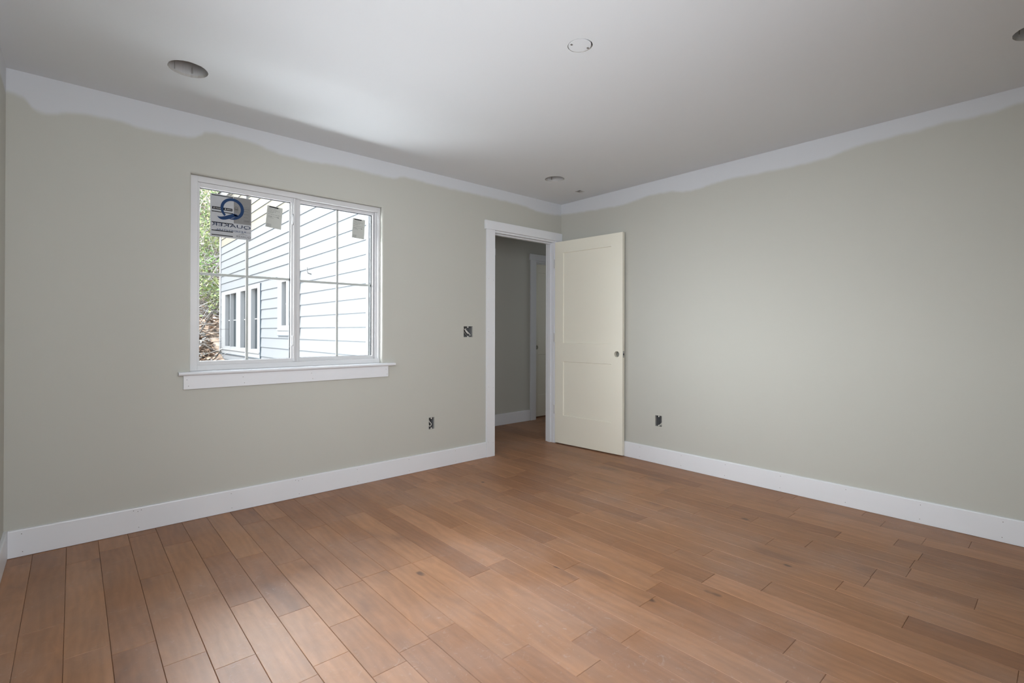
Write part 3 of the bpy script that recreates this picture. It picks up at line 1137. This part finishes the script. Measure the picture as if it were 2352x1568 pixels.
# ruled form printed on the grey label
f = MB()
for (xa, xb, za, zb) in ((-2.994, -2.929, 1.943, 1.9436), (-2.994, -2.929, 1.846, 1.8466), (-2.994, -2.9934, 1.846, 1.9436),
                         (-2.9296, -2.929, 1.846, 1.9436), (-2.994, -2.929, 1.905, 1.9056), (-2.994, -2.929, 1.887, 1.8876),
                         (-2.994, -2.929, 1.866, 1.8666)):
    f.box((xa, YS - 0.0010, za), (xb, YS - 0.0007, zb))
rr = random.Random(5)
for z in (1.930, 1.917, 1.896, 1.876, 1.856, 1.851):
    x = -2.962
    while x < -2.934:
        l = rr.uniform(0.003, 0.007)
        f.box((x, YS - 0.0010, z), (x + l, YS - 0.0007, z + 0.0030))
        x += l + 0.0022
f.box((-3.017, YS - 0.0010, 1.915), (-2.995, YS - 0.0007, 1.9175))
for z in (1.911, 1.907, 1.903):
    f.box((-3.015, YS - 0.0010, z), (-2.998, YS - 0.0007, z + 0.0012))
for t in range(14):
    a, b_ = math.pi * t / 14, math.pi * (t + 1) / 14
    f.quad([(-3.006 + r * math.cos(q), YS - 0.0010, 1.928 + r * 1.25 * math.sin(q)) for r, q in ((0.0075, a), (0.0105, a), (0.0105, b_), (0.0075, b_))])
f.box((-3.0165, YS - 0.0010, 1.9190), (-2.9955, YS - 0.0007, 1.9290))
f.build('printed_form', M['inkgrey'], stk)
# Q mark: open ring with a crossing double swoosh
f = MB()
cx, cz = -3.0285, 1.9225
yq = YS - 0.0016
N = 60
a0, a1 = math.radians(-104), math.radians(228)
ring = []
for i in range(N + 1):
    t = i / N
    a = a0 + (a1 - a0) * t
    ro = 0.0675
    th = 0.019 - 0.004 * abs(t - 0.35)
    if t > 0.86:
        th *= 1 - 0.25 * (t - 0.86) / 0.14
    if t < 0.12:
        th *= 0.15 + 0.85 * t / 0.12
    ring.append(((cx + ro * math.cos(a), cz + ro * 1.02 * math.sin(a)), (cx + (ro - th) * math.cos(a), cz + (ro - th) * 1.02 * math.sin(a))))
for i in range(N):
    o0, i0 = ring[i]
    o1, i1 = ring[i + 1]
    f.quad([(o0[0], yq, o0[1]), (o1[0], yq, o1[1]), (i1[0], yq, i1[1]), (i0[0], yq, i0[1])])


def swoosh(top, bot):
    n = 14

    def bez(P, t):
        u = 1 - t
        return tuple(u ** 3 * P[0][i] + 3 * u * u * t * P[1][i] + 3 * u * t * t * P[2][i] + t ** 3 * P[3][i] for i in (0, 1))
    for i in range(n):
        q = [bez(top, i / n), bez(top, (i + 1) / n), bez(bot, (i + 1) / n), bez(bot, i / n)]
        f.quad([(cx + x, yq - 0.0002, cz + z) for x, z in q])


swoosh([(-0.086, -0.057), (-0.060, -0.066), (-0.030, -0.044), (0.004, -0.030)],
       [(-0.086, -0.057), (-0.064, -0.090), (-0.038, -0.078), (0.034, -0.041)])
swoosh([(0.004, -0.030), (0.016, -0.028), (0.026, -0.030), (0.036, -0.042)],
       [(0.012, -0.044), (0.020, -0.044), (0.028, -0.045), (0.036, -0.0425)])
f.build('q_logo', M['inkblue'], stk)
mirrored_text('QUAKER', -2.9215, -3.1440, 1.7990, 1.8240, YS - 0.0016, 'brand_word', M['inknavy'], stk)
mirrored_text('RESIDENTIAL', -2.9495, -3.1225, 1.7760, 1.7868, YS - 0.0016, 'brand_subtitle', M['inkblue'], stk)
mirrored_text('QUAKER', -2.9200, -3.0080, 1.7420, 1.7560, YS - 0.0016, 'small_brand_word', M['inkgrey'], stk)
f = MB()
f.box((-2.946, YS - 0.0014, 1.7795), (-2.9215, YS - 0.0011, 1.7815))
for t in range(12):
    a, b_ = 2 * math.pi * t / 12, 2 * math.pi * (t + 1) / 12
    f.quad([(-2.967 + r * math.cos(q), YS - 0.0014, 1.7690 + r * math.sin(q)) for r, q in ((0.0040, a), (0.0058, a), (0.0058, b_), (0.0040, b_))])
for s in (-1, 1):
    f.quad([(-2.967 + s * 0.006, YS - 0.0014, 1.7660), (-2.967 + s * 0.026, YS - 0.0014, 1.7615), (-2.967 + s * 0.026, YS - 0.0014, 1.7625),
            (-2.967 + s * 0.006, YS - 0.0014, 1.7680)])
f.build('small_emblem', M['inkgrey'], stk)


def small_label(corners, y, label):
    tl, tr, br, bl = [Vector((c[0], y, c[1])) for c in corners]
    e = empty('glass_label', (bl + br) / 2)
    tag(e, label, 'label')

    def P(s, t, dy=0.0):
        a = tl + (tr - tl) * s
        b2 = bl + (br - bl) * s
        q = a + (b2 - a) * t
        return (q.x, q.y + dy, q.z)
    m = MB()
    c4 = [(0, 0), (1, 0), (1, 1), (0, 1)]
    F_ = [P(s, t, 0) for s, t in c4]
    B_ = [P(s, t, 0.0004) for s, t in c4]
    m.quad(F_)
    m.quad(B_)
    for i in range(4):
        j = (i + 1) % 4
        m.quad([F_[i], F_[j], B_[j], B_[i]])
    m.build('paper', M['label2'], e)
    k = MB()

    def bar(s0, s1, t0, t1, mi=0):
        k.quad([P(s0, t0, -0.0004), P(s1, t0, -0.0004), P(s1, t1, -0.0004), P(s0, t1, -0.0004)], mi)
    r = random.Random(11)
    bar(0.12, 0.72, 0.02, 0.07, 1)
    k.build('printed_heading', [M['inkgrey'], M['ink']], e)
    k = MB()
    for t, n in ((0.13, 6), (0.19, 9), (0.25, 5), (0.30, 4), (0.38, 10), (0.47, 8), (0.49, 3), (0.54, 5)):
        s = 0.10
        for q in range(n):
            l = r.uniform(0.03, 0.08)
            bar(s, min(0.93, s + l), t, t + 0.014)
            s += l + r.uniform(0.02, 0.05)
            if s > 0.9:
                break
    bar(0.72, 0.80, 0.47, 0.50)
    k.build('printed_text', M['inkgrey'], e)
    k = MB()
    for q in range(5):
        bar(0.06, 0.34, 0.84 + q * 0.035, 0.846 + q * 0.035)
        bar(0.06 + q * 0.07, 0.068 + q * 0.07, 0.84, 0.98)
    k.build('printed_grid', M['inkgrey'], e)
    return e


small_label([(-2.818, 1.984), (-2.721, 1.976), (-2.732, 1.829), (-2.831, 1.839)], 0.0612,
            'small tilted grey paper label near the top right of the left-hand sash')
small_label([(-2.2122, 1.9931), (-2.1147, 1.9895), (-2.123, 1.841), (-2.2203, 1.8454)], 0.0815,
            'small grey paper label near the top right of the right-hand sash')


# ------------------------------------------------------------------ rough-in boxes with wires
def wall_box(axis, h, depth, label, wires, group=None):
    """open plastic box set in a wall hole; axis 'Y' = back wall (opens to -y), 'X' = right wall (opens to -x)"""
    u0, u1, z0, z1 = h
    g, tk = 0.0012, 0.002

    def P(u, c, z):
        return (u, c, z) if axis == 'Y' else (c, u, z)
    e = empty('electrical_box', P((u0 + u1) / 2, 0.01, z0))
    tag(e, label, 'electrical box')
    a, b_, c, d = u0 + g, u1 - g, z0 + g, z1 - g
    y0, y1 = 0.012, depth
    m = MB()
    m.box(P(a, y0, c), P(a + tk, y1, d))
    m.box(P(b_ - tk, y0, c), P(b_, y1, d))
    m.box(P(a + tk, y0, c), P(b_ - tk, y1, c + tk))
    m.box(P(a + tk, y0, d - tk), P(b_ - tk, y1, d))
    m.box(P(a, y1, c), P(b_, y1 + tk, d))
    m.build('box_shell', M['box'], e)
    w_ = 0.010
    cu = (u0 + u1) / 2
    t = MB()
    t.box(P(cu - w_ / 2, 0.004, d - 0.012), P(cu + w_ / 2, 0.013, d - 0.0005), bev=0.0008)
    t.build('screw_tab', M['wire'], e)
    t = MB()
    t.box(P(cu - w_ / 2, 0.004, c + 0.0005), P(cu + w_ / 2, 0.013, c + 0.010), bev=0.0008)
    t.build('screw_tab', M['wire'], e)
    for pts, r, mat in wires:
        k = MB()
        # smooth the path a little
        P3 = [Vector(P(u0 + (u1 - u0) * s, y, z0 + (z1 - z0) * q)) for s, y, q in pts]
        out = []
        for i in range(len(P3) - 1):
            p_1, p0, p1, p2 = P3[max(0, i - 1)], P3[i], P3[i + 1], P3[min(len(P3) - 1, i + 2)]
            for n in range(6):
                tt = n / 6
                out.append(0.5 * ((2 * p0) + (p1 - p_1) * tt + (2 * p_1 - 5 * p0 + 4 * p1 - p2) * tt ** 2 + (3 * p0 - p_1 - 3 * p1 + p2) * tt ** 3))
        out.append(P3[-1])
        k.tube(out, r, sides=8)
        k.build('wire', mat, e, smooth=True)
    return e


wall_box('Y', SW, 0.075, 'square switch box with folded wires in the wall left of the door casing', [
    ([(0.35, 0.07, 0.92), (0.30, 0.035, 0.75), (0.45, 0.018, 0.55), (0.80, 0.016, 0.22), (0.86, 0.03, 0.12)], 0.0042, M['wire']),
    ([(0.60, 0.07, 0.92), (0.42, 0.03, 0.80), (0.38, 0.022, 0.58), (0.62, 0.020, 0.30)], 0.0038, M['wire']),
    ([(0.20, 0.07, 0.95), (0.22, 0.04, 0.6), (0.40, 0.03, 0.3), (0.60, 0.035, 0.12)], 0.0036, M['steel']),
    ([(0.70, 0.07, 0.90), (0.55, 0.045, 0.7), (0.25, 0.04, 0.42), (0.30, 0.045, 0.15)], 0.0030, M['wiredark'])])
wall_box('Y', O1, 0.075, 'narrow outlet box with a looped wire low on the wall under the switch box', [
    ([(0.45, 0.07, 0.92), (0.30, 0.035, 0.78), (0.35, 0.020, 0.6), (0.62, 0.018, 0.40), (0.50, 0.024, 0.20), (0.28, 0.03, 0.30)], 0.0036, M['wire']),
    ([(0.55, 0.07, 0.92), (0.22, 0.04, 0.70), (0.20, 0.03, 0.40), (0.45, 0.032, 0.14)], 0.0032, M['steel'])])
wall_box('X', O2, 0.075, 'open outlet box low on the right wall beside the open door', [
    ([(0.10, 0.05, 0.42), (0.02 + 0.1, 0.02, 0.34), (0.38, 0.014, 0.16), (0.50, 0.02, 0.08)], 0.0034, M['wire']),
    ([(0.10, 0.055, 0.60), (0.14, 0.03, 0.45), (0.30, 0.022, 0.20), (0.42, 0.03, 0.06)], 0.0028, M['steel']),
    ([(0.08, 0.05, 0.25), (0.18, 0.02, 0.18), (0.34, 0.016, 0.08)], 0.0032, M['wire'])])


# ------------------------------------------------------------------ ceiling cut-outs
def round_can(cx, cy, r, label, depth=0.10):
    e = empty('recessed_can', (cx, cy, H + 0.014))
    tag(e, label, 'light housing', 'recessed light cans in the ceiling')
    m = MB()
    n = 40
    z0, z1 = H + 0.0135, H + depth
    rr = r + 0.003
    for s in range(n):
        a, b_ = 2 * math.pi * s / n, 2 * math.pi * (s + 1) / n
        m.quad([(cx + rr * math.cos(a), cy + rr * math.sin(a), z0), (cx + rr * math.cos(b_), cy + rr * math.sin(b_), z0),
                (cx + rr * math.cos(b_), cy + rr * math.sin(b_), z1), (cx + rr * math.cos(a), cy + rr * math.sin(a), z1)])
    m.disc((cx, cy, z1), (1, 0, 0), (0, 1, 0), rr, n)
    m.build('can_body', M['can'], e, smooth=False)
    t = MB()
    t.box((cx + r * 0.30, cy + r * 0.72, H + 0.016), (cx + r * 0.36, cy + r * 0.78, H + 0.045), bev=0.001)
    t.build('spring_clip', M['steel'], e)
    s = MB()
    s.tube([(cx - r * 0.55, cy + r * 0.80, H + 0.015), (cx - r * 0.55, cy + r * 0.80, H + 0.09)], 0.0012, sides=6)
    s.build('seam', M['steel'], e)
    return e


round_can(*CANS[0], 'round can cut-out in the ceiling above the left end of the window')
round_can(*CANS[1], 'round can cut-out in the ceiling in front of the door corner')
round_can(*CANS[2], 'can cut-out whose edge shows at the top right border of the photo')

cb = empty('ceiling_box', (CBOX[0], CBOX[1], H + 0.01))
tag(cb, 'small round junction box with a white cover, mid ceiling', 'junction box')
m = MB()
n = 40
for s in range(n):
    a, b_ = 2 * math.pi * s / n, 2 * math.pi * (s + 1) / n
    r = CBOX[2] + 0.002
    m.quad([(CBOX[0] + r * math.cos(q), CBOX[1] + r * math.sin(q), z) for q, z in ((a, H + 0.0135), (b_, H + 0.0135), (b_, H + 0.05), (a, H + 0.05))])
m.disc((CBOX[0], CBOX[1], H + 0.05), (1, 0, 0), (0, 1, 0), CBOX[2] + 0.002, n)
m.build('box_shell', M['box'], cb)
m = MB()
bm = bmesh.new()
bmesh.ops.create_cone(bm, cap_ends=True, segments=40, radius1=CBOX[2] - 0.005, radius2=CBOX[2] - 0.005, depth=0.012)
bmesh.ops.translate(bm, verts=bm.verts, vec=(CBOX[0] - 0.0015, CBOX[1] + 0.0015, H + 0.0065))
m.add_bm(bm)
m.build('cover', M['ceiling'], cb)
for dx, dy in ((-0.036, 0.020), (0.040, -0.012)):
    m = MB()
    m.box((CBOX[0] + dx - 0.005, CBOX[1] + dy - 0.004, H - 0.0016), (CBOX[0] + dx + 0.005, CBOX[1] + dy + 0.004, H + 0.0006), bev=0.0006)
    m.build('screw', M['nail'], cb)

sb = empty('ceiling_box', ((SQ[0] + SQ[1]) / 2, (SQ[2] + SQ[3]) / 2, H + 0.01))
tag(sb, 'tiny square box opening in the ceiling near the corner above the door', 'junction box')
m = MB()
a, b_, c, d = SQ[0] - 0.002, SQ[1] + 0.002, SQ[2] - 0.002, SQ[3] + 0.002
for p, q in (((a, c), (b_, c)), ((b_, c), (b_, d)), ((b_, d), (a, d)), ((a, d), (a, c))):
    m.quad([(*p, H + 0.0135), (*q, H + 0.0135), (*q, H + 0.06), (*p, H + 0.06)])
m.quad([(a, c, H + 0.06), (b_, c, H + 0.06), (b_, d, H + 0.06), (a, d, H + 0.06)])
m.build('box_shell', M['can'], sb)

# ------------------------------------------------------------------ outside: house wing, bank, brush
S = 1.48            # the wing stands about 5.7 m to 14 m from the lens
CX, CY, CZ = -3.7933, -3.5279, 1.1415
XW = CX + (-1.97 - CX) * S


def wy(y):
    return CY + (y - CY) * S


def wz(z):
    return CZ + (z - CZ) * S


house = empty('house_wing', (XW, wy(3.0), -0.5))
tag(house, 'pale lap-sided wing of the house with white-trimmed windows, outside the window', 'house')
YA, YB = HALL + T + 0.25, wy(5.80)
EXP = 0.1788
ZB = wz(1.172) + 0.0
z = ZB - EXP * 10
sd = MB()
courses = []
while z < wz(3.25):
    courses.append(z)
    z += EXP
WG = (3.433, 5.648, 0.782, 1.754)       # big window group (y0,y1,z0,z1 before scaling)
W2 = (1.962, 2.698, 1.087, 1.800)
holes = [(wy(WG[0]), wy(WG[1]), wz(WG[2]), wz(WG[3])), (wy(W2[0]), wy(W2[1]), wz(W2[2]), wz(W2[3]))]
for z0 in courses:
    z1 = z0 + EXP
    mi = 1 if z0 > wz(2.50) else 0
    ys = sorted({YA, YB, *[h[0] for h in holes], *[h[1] for h in holes]})
    for y0, y1 in zip(ys[:-1], ys[1:]):
        segs = [(z0, z1)]
        for h in holes:
            if h[0] - 1e-6 <= y0 and y1 <= h[1] + 1e-6:
                ns = []
                for a, b_ in segs:
                    if b_ <= h[2] or a >= h[3]:
                        ns.append((a, b_))
                    else:
                        if a < h[2]:
                            ns.append((a, h[2]))
                        if b_ > h[3]:
                            ns.append((h[3], b_))
                segs = ns
        for a, b_ in segs:
            fa, fb = (a - z0) / EXP, (b_ - z0) / EXP
            xa, xb = XW - 0.013 + 0.012 * fa, XW - 0.013 + 0.012 * fb
            sd.quad([(xa, y0, a), (xa, y1, a), (xb, y1, b_), (xb, y0, b_)], mi)
            if abs(a - z0) < 1e-6:
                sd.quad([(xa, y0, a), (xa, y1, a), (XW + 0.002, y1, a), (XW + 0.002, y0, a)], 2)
                sd.quad([(xa - 0.0004, y0, a - 0.001), (xa - 0.0004, y1, a - 0.001), (xa - 0.0004, y1, a + 0.0025), (xa - 0.0004, y0, a + 0.0025)], 2)  # dark strip painted as the shadow line of the lap
# sheathing behind the boards, with the window holes left open by depth only
sd.box((XW + 0.06, YA, courses[0]), (XW + 0.10, YB, wz(3.25)), 0)
sd.quad([(XW - 0.013, YB, courses[0]), (XW + 4.5, YB, courses[0]), (XW + 4.5, YB, wz(3.25)), (XW - 0.013, YB, wz(3.25))], 0)
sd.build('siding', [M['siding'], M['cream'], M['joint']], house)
cbm = MB()
cbm.box((XW - 0.03, YB - 0.10, courses[0]), (XW + 0.01, YB + 0.02, wz(3.25)), bev=0.003)
cbm.build('corner_board', M['extrim'], house)
cbm = MB()
cbm.box((XW - 0.03, wy(0.29), courses[0]), (XW + 0.01, wy(0.33), wz(3.25)), bev=0.003)
cbm.build('corner_board', M['extrim'], house)
rf = MB()
zt = wz(3.25)
rf.box((XW - 0.06, YA, zt), (XW + 5, YB + 0.05, zt + 0.18))
rf.quad([(XW - 0.10, YA, zt + 0.18), (XW - 0.10, YB + 0.08, zt + 0.18), (XW + 2.4, YB + 0.08, zt + 1.3), (XW + 2.4, YA, zt + 1.3)], 1)
rf.build('roof', [M['extrim'], M['roof']], house)


def wing_window(y0, y1, z0, z1, sill, panes, hbar, head):
    """panes: list of (ya, yb, za, zb) in wing units"""
    fr_ = MB()
    X0, X1 = XW - 0.028, XW + 0.012
    sc_ = [(wy(a), wy(b2), wz(c2), wz(d2)) for a, b2, c2, d2 in panes]
    Y0, Y1, Z0, Z1 = wy(y0), wy(y1), wz(z0), wz(z1)
    us = sorted({Y0, Y1, *[p[0] for p in sc_], *[p[1] for p in sc_]})
    zs = sorted({Z0, Z1, *[p[2] for p in sc_], *[p[3] for p in sc_]})
    for i in range(len(us) - 1):
        for j in range(len(zs) - 1):
            cu, cz2 = (us[i] + us[i + 1]) / 2, (zs[j] + zs[j + 1]) / 2
            if any(p[0] < cu < p[1] and p[2] < cz2 < p[3] for p in sc_):
                continue
            fr_.quad([(X0, us[i], zs[j]), (X0, us[i + 1], zs[j]), (X0, us[i + 1], zs[j + 1]), (X0, us[i], zs[j + 1])])
    for p in sc_:
        for (q, r2) in (((p[0], p[2]), (p[1], p[2])), ((p[1], p[2]), (p[1], p[3])), ((p[1], p[3]), (p[0], p[3])), ((p[0], p[3]), (p[0], p[2]))):
            fr_.quad([(X0, *q), (X0, *r2), (XW + 0.055, *r2), (XW + 0.055, *q)])
    for (q, r2) in (((Y0, Z0), (Y1, Z0)), ((Y1, Z0), (Y1, Z1)), ((Y1, Z1), (Y0, Z1)), ((Y0, Z1), (Y0, Z0))):
        fr_.quad([(X0, *q), (X0, *r2), (XW + 0.012, *r2), (XW + 0.012, *q)])
    o = fr_.build('window_trim', M['extrim'], house, normals=False)
    for p in sc_:
        g_ = MB()
        g_.box((XW + 0.050, p[0], p[2]), (XW + 0.056, p[1], p[3]))
        g_.build('glass_pane', M['dglass'], o)
        b2 = MB()
        b2.box((XW + 0.040, p[0], wz(hbar) - 0.011), (XW + 0.049, p[1], wz(hbar) + 0.011))
        ym = (p[0] + p[1]) / 2
        b2.box((XW + 0.0405, ym - 0.009, p[2]), (XW + 0.0485, ym + 0.009, p[3]))
        b2.build('grille', M['extrim'], o)
    s_ = MB()
    s_.box((XW - 0.045, Y0 + 0.01, wz(sill) - 0.012), (XW - 0.027, Y1 - 0.01, wz(sill) + 0.012), bev=0.002)
    s_.box((XW - 0.0285, Y0 + 0.0, Z0 - 0.012), (XW - 0.008, Y1, Z0 - 0.002), 1)
    s_.box((XW - 0.0300, Y0 - 0.012, Z0), (XW - 0.006, Y0 - 0.001, Z1), 1)
    s_.build('window_ledge', [M['extrim'], M['joint']], o)


wing_window(*WG, 0.848, [(5.078, 5.389, 0.893, 1.70), (4.684, 5.060, 0.893, 1.70), (4.016, 4.432, 0.893, 1.70),
                         (3.555, 3.862, 0.893, 1.70)], 1.298, 1.75)
wing_window(*W2, 1.150, [(2.381, 2.545, 1.200, 1.70), (2.06, 2.30, 1.200, 1.70)], 1.451, 1.80)
cbl = MB()
yc, zc = wy(1.628), wz(1.75)
cbl.tube([(XW - 0.005, yc, zc - 0.05), (XW - 0.05, yc + 0.02, zc - 0.035), (XW - 0.055, yc + 0.05, zc + 0.01), (XW - 0.04, yc + 0.075, zc + 0.055)],
         0.010, 0.006, sides=6)
cbl.build('cable_stub', M['wiredark'], house)

# terrain
Rn = random.Random(77)


def ss(a, b_, x):
    t = max(0.0, min(1.0, (x - a) / (b_ - a)))
    return t * t * (3 - 2 * t)


def hz(x, y):
    rise = ss(5.5, 11.0, y) * 1.1 + max(0.0, y - 10.0) * 0.40 + ss(13, 22, y) * 1.2
    side = ss(-15.0, -7.0, x)
    bump = 0.10 * math.sin(x * 1.7 + y * 0.9) + 0.07 * math.sin(x * 3.1 - y * 2.3)
    return -0.55 + rise * side + bump * ss(6, 9, y)


nx, ny = 60, 56
m = MB()
xs = [-22 + 40 * i / nx for i in range(nx + 1)]
ys = [0.35 + 34 * j / ny for j in range(ny + 1)]
for j in range(ny + 1):
    for i in range(nx + 1):
        m.v.append((xs[i], ys[j], hz(xs[i], ys[j])))
for j in range(ny):
    for i in range(nx):
        a = j * (nx + 1) + i
        m.f.append((a, a + 1, a + nx + 2, a + nx + 1))
        m.m.append(1 if ys[j] < 7.0 else 0)
o = m.build('ground_bank', [M['hill'], M['apron']], smooth=True)
tag(o, 'leaf-covered bank and unseen pale bounce yard outside the window', 'ground', kind='structure')

# dead leaves and twig tangle on the bank
lf = MB()
tw = MB()
for i in range(9000):
    y = Rn.uniform(7.5, 22)
    xc = -3.79 + 0.18 * (y + 3.5)
    x = xc + Rn.gauss(0, 1.6)
    if y < YB + 0.6:
        x = min(x, XW - 0.15 - abs(Rn.gauss(0, 0.5)))
    z = hz(x, y) + Rn.uniform(0.0, 0.05)
    s = Rn.uniform(0.03, 0.085)
    a = Rn.uniform(0, 6.28)
    u = Vector((math.cos(a), math.sin(a), Rn.uniform(-.5, .9))) * s
    v = Vector((-math.sin(a), math.cos(a), Rn.uniform(-.5, .9))) * s * 0.6
    c = Vector((x, y, z))
    lf.quad([c - u, c - v * 0.8 + u * 0.2, c + u, c + v], 0 if Rn.random() < 0.72 else 1)
lf_o = lf.build('leaf_litter', [M['litter'], M['paleb']], normals=False)
tag(lf_o, 'brown dead leaves scattered over the bank outside', 'leaves', kind='stuff')
for i in range(2600):
    y = Rn.triangular(8.5, 24, 13.5)
    xc = -3.79 + 0.18 * (y + 3.5)
    x = xc + Rn.gauss(0, 1.5)
    if y < YB + 2.0:
        x = min(x, XW - 1.0 - abs(Rn.gauss(0, 0.5)))
    z = hz(x, y) + Rn.uniform(-0.02, 0.25)
    L_ = Rn.uniform(0.4, 1.7)
    d = Vector((Rn.gauss(0, 1), Rn.gauss(0, 0.7), Rn.gauss(0.35, 0.5))).normalized()
    p = Vector((x, y, z))
    k = Vector((Rn.gauss(0, .12), Rn.gauss(0, .12), Rn.gauss(0, .12))) * L_
    r = Rn.uniform(0.004, 0.012)
    tw.tube([p, p + d * L_ * 0.5 + k, p + d * L_], r, r * 0.35, sides=4, mi=0 if Rn.random() < 0.6 else 1, cap=False)
tw_o = tw.build('brush_tangle', [M['paleb'], M['bark']], normals=False)
tag(tw_o, 'tangle of bare grey twigs covering the bank outside', 'brush', kind='stuff')

# a few larger fallen branches
FB = [(-1.75, 9.6, 0.50, 1.5, 0.022), (-1.30, 9.9, 0.9, 1.3, 0.018), (-1.9, 10.6, 2.6, 1.6, 0.02), (-1.2, 11.5, 1.2, 1.9, 0.024)]
for (x, y, a, L_, r), lb in zip(FB, ('dark fallen branch lowest on the leafy bank outside', 'thin fallen branch beside the corner of the house wing',
                                   'fallen branch lying across the leafy bank, higher than the lowest one', 'long fallen branch just under the twig tangle')):
    k = MB()
    d = Vector((math.cos(a), math.sin(a), 0))
    pts = []
    for q in range(7):
        t = q / 6
        px, py = x + d.x * L_ * (t - .5), y + d.y * L_ * (t - .5)
        pts.append((px + 0.05 * math.sin(5 * t), py, hz(px, py) + 0.05 + 0.10 * t + 0.03 * math.sin(7 * t)))
    k.tube(pts, r, r * 0.35, sides=7)
    p = Vector(pts[3])
    k.tube([p, p + Vector((0.15, 0.1, 0.22)), p + Vector((0.22, 0.12, 0.5))], r * 0.6, r * 0.2, sides=6)
    o = k.build('fallen_branch', M['bark'], smooth=True)
    tag(o, lb, 'branch', 'fallen branches on the bank')


def bush(x, y, h, w_, n, mi, label, seed, name='leafy_shrub'):
    r = random.Random(seed)
    z0 = hz(x, y)
    e = empty(name, (x, y, z0))
    tag(e, label, 'shrub' if name == 'leafy_shrub' else 'tree', 'shrubs and trees on the bank')
    k = MB()
    tips = []
    for q in range(9):
        d = Vector((r.gauss(0, .45), r.gauss(0, .45), 1)).normalized()
        p0 = Vector((x + r.uniform(-.1, .1), y + r.uniform(-.1, .1), z0 - 0.05))
        p1 = p0 + d * h * 0.5 + Vector((r.gauss(0, .1), r.gauss(0, .1), 0)) * w_
        p2 = p1 + Vector((r.gauss(0, .5) * w_, r.gauss(0, .5) * w_, h * 0.45))
        k.tube([p0, p1, p2], 0.018 * h / 2, 0.005, sides=5)
        tips += [p1, (p1 + p2) / 2, p2]
        for s in range(3):
            b0 = p1 + (p2 - p1) * r.random()
            b1 = b0 + Vector((r.gauss(0, .4), r.gauss(0, .4), r.gauss(.1, .3))) * w_
            k.tube([b0, b1], 0.006, 0.002, sides=4)
            tips.append(b1)
    k.build('stem', M['paleb'], e)
    g_ = MB()
    for q in range(n):
        c = r.choice(tips) + Vector((r.gauss(0, .22), r.gauss(0, .22), r.gauss(0, .22))) * w_
        s = r.uniform(0.03, 0.075) * (1.0 + 0.25 * h / 3)
        a = Vector((r.gauss(0, 1), r.gauss(0, 1), r.gauss(0, 1))).normalized()
        b2 = a.cross(Vector((r.gauss(0, 1), r.gauss(0, 1), r.gauss(0, 1)))).normalized()
        g_.quad([c - a * s, c + b2 * s * .45, c + a * s, c - b2 * s * .45], mi if r.random() < 0.75 else 1 - mi)
    g_.build('foliage', [M['leafA'], M['leafB']], e, normals=False)
    return e


bush(-0.75, 13.0, 1.0, 0.9, 900, 1, 'low yellow-green shrub in the middle of the bank beside the wing', 1)
bush(-1.15, 14.5, 1.1, 1.0, 1100, 0, 'dark green shrub above the low yellow-green one', 2)
bush(-0.35, 16.5, 1.3, 1.2, 1300, 1, 'yellow-green shrub in the upper part of the bank', 3)
bush(-0.6, 18.5, 2.2, 1.4, 1700, 0, 'green leafy tree at the top of the bank, behind the sticker', 4, 'leafy_tree')
bush(0.6, 20.0, 3.2, 1.6, 2000, 1, 'pale green tree highest on the bank, behind the wing corner', 5, 'leafy_tree')
bush(-1.6, 20.5, 3.0, 1.8, 2000, 0, 'bushy green tree at the left edge of the window view', 6, 'leafy_tree')
